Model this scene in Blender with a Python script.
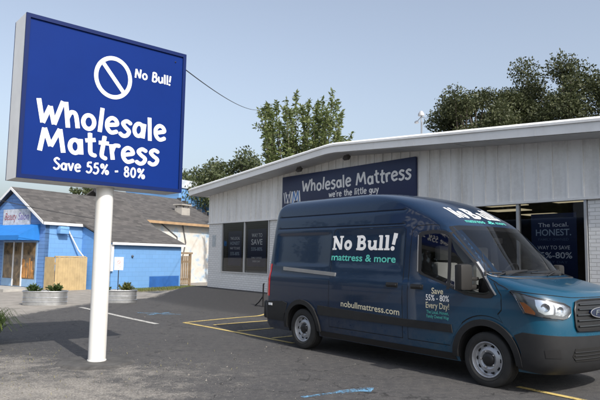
import bpy, bmesh, math, random
import numpy as np
from mathutils import Vector, Matrix, geometry
for _o in list(bpy.data.objects): bpy.data.objects.remove(_o)
S = bpy.context.scene
COL = S.collection
R = math.radians

# ------------------------------------------------------------------ camera
cam = bpy.data.cameras.new('camera'); camo = bpy.data.objects.new('camera', cam); COL.objects.link(camo)
cam.sensor_width = 36.0; cam.lens = 36.0 * 594.67 / 600.0; cam.clip_start = .05; cam.clip_end = 3000
PITCH, ROLL, EYE = .0956, .0173, 1.597
_f = Vector((0, math.cos(PITCH), math.sin(PITCH))); _r = Vector((1, 0, 0)); _u = _r.cross(_f)
_rr = _r * math.cos(ROLL) + _u * math.sin(ROLL); _uu = -_r * math.sin(ROLL) + _u * math.cos(ROLL)
camo.matrix_world = Matrix(((_rr.x, _uu.x, -_f.x, 0), (_rr.y, _uu.y, -_f.y, 0), (_rr.z, _uu.z, -_f.z, EYE), (0, 0, 0, 1)))
S.camera = camo

# ------------------------------------------------------------------ daylight
SUN_EL = R(41.5); SUN_H = Vector((.535, -.845, 0)).normalized()
sun_dir = SUN_H * math.cos(SUN_EL) + Vector((0, 0, math.sin(SUN_EL)))
W = bpy.data.worlds.new("World"); S.world = W; W.use_nodes = True
nt = W.node_tree; nt.nodes.clear()
wo = nt.nodes.new('ShaderNodeOutputWorld'); bg = nt.nodes.new('ShaderNodeBackground'); sky = nt.nodes.new('ShaderNodeTexSky')
sky.sky_type = 'NISHITA'; sky.sun_disc = False; sky.sun_elevation = SUN_EL
sky.sun_rotation = math.atan2(SUN_H.x, SUN_H.y); sky.air_density = 1.2; sky.dust_density = 4.0; sky.ozone_density = 4.0
bg.inputs['Strength'].default_value = .135
hz = nt.nodes.new('ShaderNodeHueSaturation'); hz.inputs['Saturation'].default_value = .62   # summer haze
nt.links.new(sky.outputs[0], hz.inputs['Color']); nt.links.new(hz.outputs[0], bg.inputs[0]); nt.links.new(bg.outputs[0], wo.inputs[0])
sl = bpy.data.lights.new('sun', 'SUN'); sl.energy = 3.1; sl.angle = R(.6); sl.color = (1, .94, .85)
so = bpy.data.objects.new('sun', sl); COL.objects.link(so); so.rotation_euler = sun_dir.to_track_quat('Z', 'Y').to_euler(); so.location = (8, -12, 20)
S.view_settings.view_transform = 'Standard'; S.view_settings.look = 'None'; S.view_settings.exposure = 0.6; S.view_settings.gamma = 1.0
S.view_settings.use_curve_mapping = False
S.cycles.max_bounces = 8; S.cycles.transparent_max_bounces = 16

# ------------------------------------------------------------------ materials
MATS = {}
def newmat(name):
    m = bpy.data.materials.new(name); m.use_nodes = True; MATS[name] = m
    n = m.node_tree.nodes; b = n['Principled BSDF']
    return m, n, m.node_tree.links, b
def coords(n, kind='Object'):
    t = n.new('ShaderNodeTexCoord'); return t.outputs[kind]
def noise(n, l, co, scale, detail=4, rough=.6):
    t = n.new('ShaderNodeTexNoise'); t.inputs['Scale'].default_value = scale; t.inputs['Detail'].default_value = detail; t.inputs['Roughness'].default_value = rough
    l.new(co, t.inputs['Vector']); return t.outputs['Fac']
def ramp(n, l, fac, stops, interp='LINEAR'):
    r = n.new('ShaderNodeValToRGB'); r.color_ramp.interpolation = interp
    e = r.color_ramp.elements
    while len(e) > 1: e.remove(e[-1])
    e[0].position = stops[0][0]; e[0].color = (*stops[0][1], 1)
    for p, c in stops[1:]:
        q = e.new(p); q.color = (*c, 1)
    l.new(fac, r.inputs[0]); return r.outputs[0]
def mixc(n, l, fac, a, b):
    m = n.new('ShaderNodeMix'); m.data_type = 'RGBA'
    for s, v in ((m.inputs[0], fac), (m.inputs[6], a), (m.inputs[7], b)):
        if hasattr(v, 'node'): l.new(v, s)
        elif isinstance(v, tuple): s.default_value = (*v, 1) if len(v) == 3 else v
        else: s.default_value = v
    return m.outputs[2]
def mth(n, l, op, a, b=None, clamp=False):
    m = n.new('ShaderNodeMath'); m.operation = op; m.use_clamp = clamp
    for i, v in enumerate((a, b)):
        if v is None: continue
        if hasattr(v, 'node'): l.new(v, m.inputs[i])
        else: m.inputs[i].default_value = v
    return m.outputs[0]
def bump(n, l, b, h, strength, dist=.01):
    t = n.new('ShaderNodeBump'); t.inputs['Strength'].default_value = strength; t.inputs['Distance'].default_value = dist
    l.new(h, t.inputs['Height']); l.new(t.outputs[0], b.inputs['Normal'])
def mat(name, c, rough=.6, metal=0., vary=.12, scale=3., bmp=0., bscale=60., coat=0., spec=.5, c2=None):
    if name in MATS: return MATS[name]
    m, n, l, b = newmat(name)
    b.inputs['Roughness'].default_value = rough; b.inputs['Metallic'].default_value = metal
    b.inputs['Coat Weight'].default_value = coat; b.inputs['Coat Roughness'].default_value = .04
    b.inputs['Specular IOR Level'].default_value = spec
    co = coords(n)
    f = noise(n, l, co, scale)
    lo = tuple(x * (1 - vary) for x in c); hi = tuple(min(1, x * (1 + vary)) for x in (c2 or c))
    l.new(ramp(n, l, f, [(.3, lo), (.7, hi)]), b.inputs['Base Color'])
    if bmp: bump(n, l, b, noise(n, l, co, bscale), bmp)
    return m
def stainmat(name, c, dirt, rough=.5, sx=3.0, sz=.35, amount=.5, bmp=0.):
    m, n, l, b = newmat(name); b.inputs['Roughness'].default_value = rough
    mp = n.new('ShaderNodeMapping'); mp.inputs['Scale'].default_value = (sx, sx, sz); co = coords(n); l.new(co, mp.inputs['Vector'])
    f = noise(n, l, mp.outputs[0], 1.0, 6, .65); g = noise(n, l, co, 14, 5, .7)
    k = ramp(n, l, mth(n, l, 'ADD', mth(n, l, 'MULTIPLY', f, .75), mth(n, l, 'MULTIPLY', g, .25)), [(.46, (0, 0, 0)), (.72, (1, 1, 1))])
    l.new(mixc(n, l, mth(n, l, 'MULTIPLY', k, amount), c, dirt), b.inputs['Base Color'])
    if bmp: bump(n, l, b, g, bmp)
    return m
def brickmat(name, c1, c2, mortar, w, hgt, bmp=.5, rough=.7, gap=.008, axis='XZ', dirt=None):
    if name in MATS: return MATS[name]
    m, n, l, b = newmat(name); b.inputs['Roughness'].default_value = rough
    t = n.new('ShaderNodeTexCoord'); sx = n.new('ShaderNodeSeparateXYZ'); cx = n.new('ShaderNodeCombineXYZ')
    l.new(t.outputs['Object'], sx.inputs[0])
    l.new(sx.outputs['XYZ'.index(axis[0])], cx.inputs[0]); l.new(sx.outputs['XYZ'.index(axis[1])], cx.inputs[1])
    br = n.new('ShaderNodeTexBrick'); l.new(cx.outputs[0], br.inputs['Vector'])
    br.inputs['Scale'].default_value = 1; br.inputs['Brick Width'].default_value = w; br.inputs['Row Height'].default_value = hgt
    br.inputs['Mortar Size'].default_value = gap; br.inputs['Mortar Smooth'].default_value = .3
    br.inputs['Color1'].default_value = (*c1, 1); br.inputs['Color2'].default_value = (*c2, 1); br.inputs['Mortar'].default_value = (*mortar, 1)
    nz = noise(n, l, t.outputs['Object'], 2.2)
    col = mixc(n, l, mth(n, l, 'MULTIPLY', nz, .35), br.outputs['Color'], dirt or tuple(x * .7 for x in c1))
    l.new(col, b.inputs['Base Color'])
    inv = mth(n, l, 'SUBTRACT', 1.0, br.outputs['Fac']); bump(n, l, b, inv, bmp, .012)
    return m
def glassmat(name, tint=.3, rough=.02, refl=1.0):
    if name in MATS: return MATS[name]
    m, n, l, b = newmat(name); n.remove(b)
    out = n['Material Output']; tr = n.new('ShaderNodeBsdfTransparent'); tr.inputs[0].default_value = (tint, tint * 1.02, tint * 1.04, 1)
    gl = n.new('ShaderNodeBsdfGlossy'); gl.inputs['Roughness'].default_value = rough; gl.inputs[0].default_value = (.95 * refl, .97 * refl, refl, 1)
    fr = n.new('ShaderNodeFresnel'); fr.inputs[0].default_value = 1.52
    tc = coords(n); wv = noise(n, l, tc, 1.3, 1); bp = n.new('ShaderNodeBump'); bp.inputs['Strength'].default_value = .015; l.new(wv, bp.inputs['Height']); l.new(bp.outputs[0], gl.inputs['Normal'])
    mx = n.new('ShaderNodeMixShader'); l.new(fr.outputs[0], mx.inputs[0]); l.new(tr.outputs[0], mx.inputs[1]); l.new(gl.outputs[0], mx.inputs[2]); l.new(mx.outputs[0], out.inputs[0])
    return m

# ------------------------------------------------------------------ object helpers
def link(name, me, m=None, parent=None, smooth=None):
    o = bpy.data.objects.new(name, me); COL.objects.link(o)
    if m is not None:
        for x in (m if isinstance(m, (list, tuple)) else [m]): me.materials.append(x)
    if parent is not None: o.parent = parent
    if smooth is not None:
        for p in me.polygons: p.use_smooth = True
        me.set_sharp_from_angle(angle=R(smooth))
    return o
def tag(o, label=None, cat=None, group=None, kind=None):
    if label: o['label'] = label
    if cat: o['category'] = cat
    if group: o['group'] = group
    if kind: o['kind'] = kind
    return o
def empty(name, loc=(0, 0, 0), rz=0., label=None, cat=None, group=None):
    o = bpy.data.objects.new(name, None); COL.objects.link(o); o.location = loc; o.rotation_euler = (0, 0, rz); o.empty_display_size = .2
    return tag(o, label, cat, group)
def place(o, loc, rz=0.):
    o.location = loc; o.rotation_euler = (0, 0, rz); return o
class MB:
    """collects shapes, builds ONE mesh object"""
    def __init__(s): s.v = []; s.f = []; s.mi = []; s.cur = 0
    def add(s, vs, fs):
        k = len(s.v); s.v += [tuple(v) for v in vs]; s.f += [tuple(i + k for i in f) for f in fs]; s.mi += [s.cur] * len(fs)
    def box(s, a, b, M=None):
        x0, y0, z0 = a; x1, y1, z1 = b
        vs = [Vector(p) for p in ((x0,y0,z0),(x1,y0,z0),(x1,y1,z0),(x0,y1,z0),(x0,y0,z1),(x1,y0,z1),(x1,y1,z1),(x0,y1,z1))]
        if M: vs = [M @ v for v in vs]
        s.add(vs, [(0,3,2,1),(4,5,6,7),(0,1,5,4),(1,2,6,5),(2,3,7,6),(3,0,4,7)])
    def bbox(s, a, b, r=.01, M=None):
        """box with chamfered vertical and horizontal edges"""
        bm = bmesh.new(); bmesh.ops.create_cube(bm, size=1)
        for v in bm.verts: v.co = Vector([(a[i] + b[i]) / 2 + v.co[i] * (b[i] - a[i]) for i in range(3)])
        bmesh.ops.bevel(bm, geom=bm.edges[:], offset=r, segments=2, affect='EDGES', profile=.6)
        if M: bm.transform(M)
        bm.verts.index_update(); s.add([v.co[:] for v in bm.verts], [[v.index for v in f.verts] for f in bm.faces]); bm.free()
    def prism(s, pts, d, M=None):
        """closed outline pts (3D list) pushed along vector d"""
        n = len(pts); d = Vector(d); A = [Vector(p) for p in pts]; B = [p + d for p in A]; vs = A + B
        if M: vs = [M @ v for v in vs]
        s.add(vs, [tuple(range(n))[::-1], tuple(range(n, 2 * n))] + [(i, (i + 1) % n, n + (i + 1) % n, n + i) for i in range(n)])
    def tube(s, path, r, n=8, cap=True):
        P = [Vector(p) for p in path]; rs = r if isinstance(r, (list, tuple)) else [r] * len(P)
        vs = []; up = None
        for i, p in enumerate(P):
            t = (P[min(i + 1, len(P) - 1)] - P[max(i - 1, 0)]).normalized()
            if up is None: up = t.orthogonal().normalized()
            up = (up - t * up.dot(t)).normalized(); w = t.cross(up)
            for k in range(n):
                a = 2 * math.pi * k / n; vs.append(p + (up * math.cos(a) + w * math.sin(a)) * rs[i])
        fs = [(i * n + k, i * n + (k + 1) % n, (i + 1) * n + (k + 1) % n, (i + 1) * n + k) for i in range(len(P) - 1) for k in range(n)]
        if cap: fs += [tuple(range(n))[::-1], tuple(range((len(P) - 1) * n, len(P) * n))]
        s.add(vs, fs)
    def lathe(s, prof, n=32, M=None, sx=1., sy=1., close=False):
        """prof: (radius, height) list round local z"""
        vs = []
        for r_, z_ in prof:
            for k in range(n):
                a = 2 * math.pi * k / n; vs.append(Vector((r_ * math.cos(a) * sx, r_ * math.sin(a) * sy, z_)))
        m = len(prof); fs = [(i * n + k, i * n + (k + 1) % n, ((i + 1) % m) * n + (k + 1) % n, ((i + 1) % m) * n + k) for i in range(m if close else m - 1) for k in range(n)]
        if not close:
            if prof[0][0] > 1e-6: fs.append(tuple(range(n))[::-1])
            if prof[-1][0] > 1e-6: fs.append(tuple(range((m - 1) * n, m * n)))
        if M: vs = [M @ v for v in vs]
        s.add(vs, fs)
    def build(s, name, m=None, parent=None, smooth=None):
        me = bpy.data.meshes.new(name); me.from_pydata(s.v, [], s.f); me.validate()
        o = link(name, me, m, parent, smooth)
        if len(me.polygons) == len(s.mi) and any(s.mi): me.polygons.foreach_set('material_index', s.mi)
        bm = bmesh.new(); bm.from_mesh(me); bmesh.ops.recalc_face_normals(bm, faces=bm.faces); bm.to_mesh(me); bm.free()
        return o
def catmull(P, k=6, closed=False):
    out = []; n = len(P)
    for i in range(n if closed else n - 1):
        if closed: a, b, c, d = P[(i - 1) % n], P[i], P[(i + 1) % n], P[(i + 2) % n]
        else: a, b, c, d = P[max(i - 1, 0)], P[i], P[i + 1], P[min(i + 2, n - 1)]
        for j in range(k):
            t = j / k
            out.append(tuple(.5 * ((2 * b[q]) + (-a[q] + c[q]) * t + (2*a[q] - 5*b[q] + 4*c[q] - d[q]) * t*t + (-a[q] + 3*b[q] - 3*c[q] + d[q]) * t**3) for q in range(len(b))))
    if not closed: out.append(tuple(P[-1]))
    return out
def inside(p, poly):
    x, y = p; c = False; j = len(poly) - 1
    for i in range(len(poly)):
        xi, yi = poly[i]; xj, yj = poly[j]
        if (yi > y) != (yj > y) and x < (xj - xi) * (y - yi) / (yj - yi) + xi: c = not c
        j = i
    return c
def resample(poly, sp, sx=1., sy=1.):
    out = []
    for i in range(len(poly)):
        a, b = poly[i], poly[(i + 1) % len(poly)]; L = math.hypot((b[0] - a[0]) / sx, (b[1] - a[1]) / sy); k = max(1, int(math.ceil(L / sp)))
        out += [(a[0] + (b[0] - a[0]) * j / k, a[1] + (b[1] - a[1]) * j / k) for j in range(k)]
    return out
def patch_tris(outline, holes=(), sp=.05, sx=1., sy=1.):
    """triangulated outline (2D) with holes and inner grid points; sx, sy = size of one unit along each axis"""
    if sx != 1 or sy != 1:
        V, F = patch_tris([(a * sx, c * sy) for a, c in outline], [[(a * sx, c * sy) for a, c in q] for q in holes], sp)
        return [(a / sx, c / sy) for a, c in V], F
    loops = [resample(outline, sp, 1 / sx, 1 / sy)] + [resample(h, sp, 1 / sx, 1 / sy) for h in holes]
    vs = []; ed = []
    for lp in loops:
        k = len(vs); vs += lp; ed += [(k + i, k + (i + 1) % len(lp)) for i in range(len(lp))]
    xs = [p[0] for p in outline]; ys = [p[1] for p in outline]; gx, gy = sp / sx, sp / sy
    x = min(xs) + gx / 2
    while x < max(xs):
        y = min(ys) + gy / 2
        while y < max(ys):
            if inside((x, y), loops[0]) and not any(inside((x, y), h) for h in loops[1:]): vs.append((x, y))
            y += gy
        x += gx
    r = geometry.delaunay_2d_cdt([Vector(v) for v in vs], ed, [], 0, 1e-6)
    V = [tuple(v) for v in r[0]]; F = []
    for f in r[2]:
        c = (sum(V[i][0] for i in f) / len(f), sum(V[i][1] for i in f) / len(f))
        if inside(c, loops[0]) and not any(inside(c, h) for h in loops[1:]): F.append(tuple(f))
    return V, F
def mapped(name, V, F, fn, off, m, parent, skirt=True, smooth=35, depth=None):
    """2D triangles laid on a surface fn(a,b,off), with a rim going back to depth (0 = the surface); lettering becomes one object per word"""
    if 'lettering' in name and F:
        H = max(p[1] for p in V) - min(p[1] for p in V); gap = .21 * H / (.0105 if max(abs(p[0]) for p in V) > 30 else 1)
        iv = sorted((min(V[i][0] for i in f), max(V[i][0] for i in f), k) for k, f in enumerate(F)); groups = [[iv[0][2]]]; hi = iv[0][1]
        for lo, top, k in iv[1:]:
            if lo - hi > gap: groups.append([])
            groups[-1].append(k); hi = max(hi, top)
        if len(groups) > 1:
            for g in groups:
                use = sorted({i for k in g for i in F[k]}); ix = {q: j for j, q in enumerate(use)}
                one = _mapped(name, [V[i] for i in use], [tuple(ix[i] for i in F[k]) for k in g], fn, off, m, parent, skirt, smooth, depth)
            return one
    return _mapped(name, V, F, fn, off, m, parent, skirt, smooth, depth)
def _mapped(name, V, F, fn, off, m, parent, skirt=True, smooth=35, depth=None):
    vs = [fn(a, b, off) for a, b in V]; fs = list(F)
    if skirt:
        cnt = {}
        for f in F:
            for i in range(len(f)):
                a, b = f[i], f[(i + 1) % len(f)]; cnt[(a, b)] = cnt.get((a, b), 0) + 1
        back = {}
        for (a, b) in list(cnt):
            if (b, a) not in cnt:
                for q in (a, b):
                    if q not in back: back[q] = len(vs); vs.append(fn(V[q][0], V[q][1], depth or 0.0))
                fs.append((b, a, back[a], back[b]))
    me = bpy.data.meshes.new(name); me.from_pydata(vs, [], fs); me.validate()
    return link(name, me, m, parent, smooth)

# ------------------------------------------------------------------ lettering
def ell(cx, cy, rx, ry, k=22): return ('C', [(cx + rx * math.cos(2 * math.pi * i / k), cy + ry * math.sin(2 * math.pi * i / k)) for i in range(k)])
def ln(*p): return ('L', list(p))
def cv(*p): return ('L', catmull(list(p), 5))
# hand-brushed letters, cap height 1
BRUSH = {
 'W': (1.0, [ln((.02,.97),(.22,.02)), ln((.22,.02),(.46,.74)), ln((.46,.74),(.64,.02)), ln((.64,.02),(.92,1.03))]),
 'h': (.62, [ln((.08,1.06),(.1,.0)), cv((.1,.4),(.25,.64),(.43,.56),(.48,.0))]),
 'o': (.66, [ell(.3,.34,.22,.29)]), 'l': (.27, [ln((.1,1.05),(.11,.0))]),
 'e': (.62, [cv((.1,.34),(.3,.37),(.5,.42),(.44,.6),(.27,.66),(.1,.5),(.09,.22),(.25,.03),(.5,.1))]),
 's': (.53, [cv((.43,.61),(.25,.68),(.1,.55),(.22,.4),(.4,.26),(.34,.07),(.18,.0),(.03,.08))]),
 'a': (.64, [ell(.27,.33,.19,.28), ln((.49,.66),(.5,.0))]),
 'M': (1.04, [ln((.04,.0),(.2,.96)), ln((.2,.96),(.43,.22)), ln((.43,.22),(.76,.98)), ln((.76,.98),(.9,.0))]),
 't': (.47, [cv((.2,1.0),(.2,.5),(.22,.12),(.4,.03)), ln((.01,.66),(.42,.72))]),
 'r': (.47, [ln((.08,.68),(.11,.0)), cv((.11,.38),(.22,.62),(.42,.62))]),
 'S': (.6, [cv((.5,.88),(.3,1.0),(.1,.82),(.25,.58),(.48,.36),(.4,.08),(.2,.0),(.03,.12))]),
 'v': (.53, [ln((.02,.66),(.22,.0)), ln((.22,.0),(.44,.7))]),
 '5': (.62, [ln((.48,.97),(.15,.94)), ln((.15,.94),(.12,.56)), cv((.12,.56),(.34,.6),(.48,.36),(.38,.08),(.2,.0),(.04,.1))]),
 '%': (.92, [ell(.2,.76,.12,.16,14), ell(.66,.2,.12,.16,14), ln((.66,.98),(.2,.0))]),
 '8': (.62, [ell(.28,.74,.16,.2,16), ell(.28,.25,.2,.23,18)]), '0': (.66, [ell(.3,.48,.21,.44)]),
 '-': (.5, [ln((.06,.36),(.38,.4))]),
 'N': (.74, [ln((.07,.0),(.1,.96)), ln((.1,.96),(.54,.06)), ln((.54,.06),(.58,1.02))]),
 'B': (.66, [ln((.1,.0),(.1,1.0)), cv((.1,.98),(.4,.95),(.42,.66),(.12,.54)), cv((.12,.54),(.46,.5),(.52,.2),(.36,.02),(.1,.02))]),
 'u': (.64, [cv((.08,.66),(.08,.2),(.24,.02),(.42,.14),(.48,.3)), ln((.48,.68),(.5,.0))]),
 '!': (.32, [ln((.14,1.05),(.1,.34)), ('D', [(.09,.06)])]),
 'w': (.78, [ln((.02,.66),(.18,.0)), ln((.18,.0),(.36,.56)), ln((.36,.56),(.52,.0)), ln((.52,.0),(.7,.7))]),
 "'": (.24, [ln((.12,1.02),(.07,.78))]), 'i': (.25, [ln((.1,.66),(.1,.0)), ('D', [(.1,.92)])]),
 'g': (.62, [ell(.27,.36,.19,.27), cv((.48,.66),(.49,.1),(.4,-.26),(.1,-.22))]),
 'y': (.55, [ln((.03,.66),(.25,.08)), cv((.48,.68),(.3,.15),(.1,-.3))]),
 ' ': (.4, []) }
# fat slab-serif letters: strokes carry their own weight
SLAB = {
 'N': (.98, [ln((.18,.03),(.18,.97)), ('w.24', [(.17,.93),(.72,.07)]), ('w.17', [(.74,.03),(.74,.97)]), ('w.13', [(.0,.935),(.3,.935)]), ('w.13', [(.02,.065),(.36,.065)]), ('w.13', [(.58,.935),(.92,.935)])]),
 'o': (.74, [('Cw.22', ell(.35,.35,.23,.25)[1])]),
 'B': (.90, [('w.26', [(.2,.03),(.2,.97)]), ('w.2', catmull([(.2,.9),(.5,.9),(.64,.72),(.5,.54),(.2,.53)], 5)), ('w.21', catmull([(.2,.5),(.56,.5),(.7,.28),(.56,.1),(.2,.1)], 5)), ('w.13', [(.0,.935),(.3,.935)]), ('w.13', [(.0,.065),(.3,.065)])]),
 'u': (.84, [('w.22', catmull([(.17,.62),(.17,.24),(.32,.1),(.5,.16),(.6,.3)], 5)), ('w.22', [(.62,.03),(.62,.66)]), ('w.12', [(.0,.6),(.2,.6)]), ('w.12', [(.46,.6),(.66,.6)]), ('w.12', [(.6,.065),(.82,.065)])]),
 'l': (.46, [('w.24', [(.21,.03),(.21,.98)]), ('w.12', [(.02,.93),(.25,.93)]), ('w.12', [(.0,.065),(.42,.065)])]),
 '!': (.5, [('w.24', [(.33,1.06),(.2,.36)]), ('w.3', [(.35,1.1),(.3,.78)]), ('Dw.24', [(.16,.12)])]),
 ' ': (.3, []) }
def stroke_polys(kind, pts, w):
    closed = kind.startswith('C'); polys = []
    def disc(c, r, k=12): return [(c[0] + r * math.cos(2 * math.pi * i / k), c[1] + r * math.sin(2 * math.pi * i / k)) for i in range(k)]
    if kind.startswith('D'): return [disc(pts[0], w * .62, 16)]
    n = len(pts)
    for i in range(n if closed else n - 1):
        a, b = pts[i], pts[(i + 1) % n]; L = math.hypot(b[0] - a[0], b[1] - a[1])
        if L < 1e-6: continue
        nx, ny = -(b[1] - a[1]) / L * w / 2, (b[0] - a[0]) / L * w / 2
        polys.append([(a[0] + nx, a[1] + ny), (a[0] - nx, a[1] - ny), (b[0] - nx, b[1] - ny), (b[0] + nx, b[1] + ny)])
    for i in range(n):
        if closed or 0 < i < n - 1: polys.append(disc(pts[i], w / 2))
    return polys
def union2d(polys):
    vs = []; fs = []
    for p in polys:
        A = sum(p[i][0] * p[(i + 1) % len(p)][1] - p[(i + 1) % len(p)][0] * p[i][1] for i in range(len(p)))
        if A < 0: p = p[::-1]
        k = len(vs); vs += [Vector(q) for q in p]; fs.append(list(range(k, k + len(p))))
    r = geometry.delaunay_2d_cdt(vs, [], fs, 1, 1e-5)
    return [tuple(v) for v in r[0]], [tuple(f) for f, src in zip(r[2], r[5]) if len(src)]
def text_tris(txt, font, size, weight=.17, jitter=0., seed=1, width=None, slant=0., rise=0.):
    rnd = random.Random(seed); x = 0; V = []; F = []; adv = []
    for ch in txt:
        a, st = font[ch]; polys = []
        for kind, pts in st:
            w = weight
            if 'w' in kind: kind, w = kind.split('w')[0] or 'L', float(kind.split('w')[1])
            polys += stroke_polys(kind, pts, w)
        if polys:
            v, f = union2d(polys); rot = rnd.uniform(-1, 1) * jitter * .12; dy = rnd.uniform(-1, 1) * jitter * .05; c, s_ = math.cos(rot), math.sin(rot)
            k = len(V)
            for px, py in v:
                px2 = px + slant * py - a / 2; V.append((x + a / 2 + px2 * c - (py - .4) * s_, .4 + px2 * s_ + (py - .4) * c + dy))
            F += [tuple(i + k for i in t) for t in f]
        x += a + .02
    sx = size if width is None else width / x
    return [(a * sx, b * size + a * sx * rise) for a, b in V], F, x * sx
def font_tris(txt, size, bold=.0, width=None, align='L', spacing=1.0, shear=0.):
    cu = bpy.data.curves.new('t', 'FONT'); cu.body = txt; cu.size = size * 1.37; cu.offset = bold * size; cu.space_character = spacing; cu.shear = shear; cu.resolution_u = 4
    o = bpy.data.objects.new('t', cu); COL.objects.link(o); bpy.context.view_layer.update()
    me = o.evaluated_get(bpy.context.evaluated_depsgraph_get()).to_mesh()
    V = [(v.co.x, v.co.y) for v in me.vertices]; F = [tuple(p.vertices) for p in me.polygons]
    o.evaluated_get(bpy.context.evaluated_depsgraph_get()).to_mesh_clear(); bpy.data.objects.remove(o); bpy.data.curves.remove(cu)
    if not V: return V, F, 0
    x0 = min(v[0] for v in V); x1 = max(v[0] for v in V); k = 1 if width is None else width / (x1 - x0)
    V = [((a - x0) * k, b) for a, b in V]; w = (x1 - x0) * k
    if align == 'C': V = [(a - w / 2, b) for a, b in V]
    return V, F, w
def shift(V, dx, dy): return [(a + dx, b + dy) for a, b in V]
def merge(parts):
    V = []; F = []
    for v, f in parts:
        k = len(V); V += v; F += [tuple(i + k for i in t) for t in f]
    return V, F
def flatmap(y):  # upright plane facing -y
    return lambda a, b, off: (a, y - off, b)

# ---- van skin: outline at every height z (front axle at x=0, x forward, y left)
def lerp_tab(tab, z):
    if z <= tab[0][0]: return tab[0][1]
    for (a, b), (c, d) in zip(tab, tab[1:]):
        if z <= c: return b + (d - b) * (z - a) / (c - a)
    return tab[-1][1]
def smooth_tab(tab, z):
    # monotone-ish cubic (Catmull) through the table
    if z <= tab[0][0]: return tab[0][1]
    if z >= tab[-1][0]: return tab[-1][1]
    for i in range(len(tab) - 1):
        if z <= tab[i + 1][0]:
            x0, y0 = tab[i]; x1, y1 = tab[i + 1]; h = x1 - x0
            def slope(j):
                if j == 0: return (tab[1][1] - tab[0][1]) / (tab[1][0] - tab[0][0])
                if j == len(tab) - 1: return (tab[-1][1] - tab[-2][1]) / (tab[-1][0] - tab[-2][0])
                a = (tab[j][1] - tab[j - 1][1]) / (tab[j][0] - tab[j - 1][0]); b = (tab[j + 1][1] - tab[j][1]) / (tab[j + 1][0] - tab[j][0])
                return 0 if a * b <= 0 else 2 * a * b / (a + b)
            m0, m1 = slope(i) * h, slope(i + 1) * h; t = (z - x0) / h
            return (2*t**3-3*t**2+1)*y0 + (t**3-2*t**2+t)*m0 + (-2*t**3+3*t**2)*y1 + (t**3-t**2)*m1
XF = [(.26,.90),(.34,.985),(.45,1.02),(.60,1.03),(.72,1.025),(.84,1.015),(.95,1.0),(1.04,.985),(1.11,.96),(1.17,.92),(1.225,.86),(1.275,.74),(1.32,.56),(1.36,.38),(1.395,.23),(1.43,.145),
      (1.60,-.03),(1.80,-.235),(2.00,-.44),(2.08,-.525),(2.17,-.645),(2.28,-.84),(2.38,-1.02),(2.47,-1.22),(2.55,-1.49),(2.615,-1.82),(2.66,-2.25),(2.68,-2.7)]
DF = [(.26,.52),(.45,.52),(.9,.50),(1.1,.50),(1.3,.46),(1.42,.36),(1.7,.30),(2.08,.30),(2.3,.40),(2.47,.5),(2.6,.6),(2.68,.6)]
WS = [(.26,.93),(.36,.965),(.50,.985),(.80,.995),(1.05,1.0),(1.22,.995),(1.32,.972),(1.45,.958),(1.8,.925),(2.1,.893),(2.36,.86),(2.48,.838),(2.55,.80),(2.61,.73),(2.65,.62),(2.67,.48),(2.68,.25)]
XR = [(.26,-4.86),(.34,-4.90),(.70,-4.91),(.78,-4.87),(1.3,-4.85),(1.9,-4.81),(2.38,-4.77),(2.51,-4.72),(2.60,-4.62),(2.66,-4.42),(2.68,-4.0)]
NF, NR, DR = 2.8, 2.6, .13
def groove(x, z):
    g = 0.0
    for zc in (2.33, 2.115):                       # two pressed roof-side grooves behind the cab
        if abs(z - zc) < .016 and x < -1.42 and x > -4.62:
            g += .012 * (1 - abs(z - zc) / .016) * min(1, (-1.42 - x) / .05) * min(1, (x + 4.62) / .05)
    # pressed side panel between 1.40 and 2.05
    def sm(a, b, v): 
        t = max(0, min(1, (v - a) / (b - a))); return t * t * (3 - 2 * t)
    for xa, xb in ((-2.95, -1.42), (-4.62, -3.08)):
        g += .014 * sm(1.43, 1.49, z) * (1 - sm(1.98, 2.04, z)) * sm(xa, xa + .06, x) * (1 - sm(xb - .06, xb, x))
    return g
def skin(phi, z, off=0.0):
    """phi<0: metres back along the flat side; 0..90: round the front; returns right-hand (y<0) point"""
    xf, d, w = smooth_tab(XF, z), smooth_tab(DF, z), smooth_tab(WS, z)
    if phi <= 0:
        x = xf - d + phi; xr = smooth_tab(XR, z)
        y = w
        if x < xr + DR:
            t = min(1, (xr + DR - x) / DR); y = w - DR * (1 - (1 - t ** NR) ** (1 / NR))
        return (x, -(y - groove(x, z)) - off, z)
    a = math.radians(phi); c, s = max(0, math.cos(a)) ** (2 / NF), max(0, math.sin(a)) ** (2 / NF)
    nx, ny = math.sin(a) ** 1.2, math.cos(a) ** 1.2
    return (xf - d + d * s + off * nx, -w * c - off * ny, z)
def side(x, z, off=0.0):
    """right-hand point of the skin at (x,z)"""
    xf, d, w = smooth_tab(XF, z), smooth_tab(DF, z), smooth_tab(WS, z)
    if x <= xf - d: return skin(x - (xf - d), z, off)
    t = min(1, (x - (xf - d)) / d); phi = math.degrees(math.asin(min(1, t ** (NF / 2))))
    return skin(phi, z, off)
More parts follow.
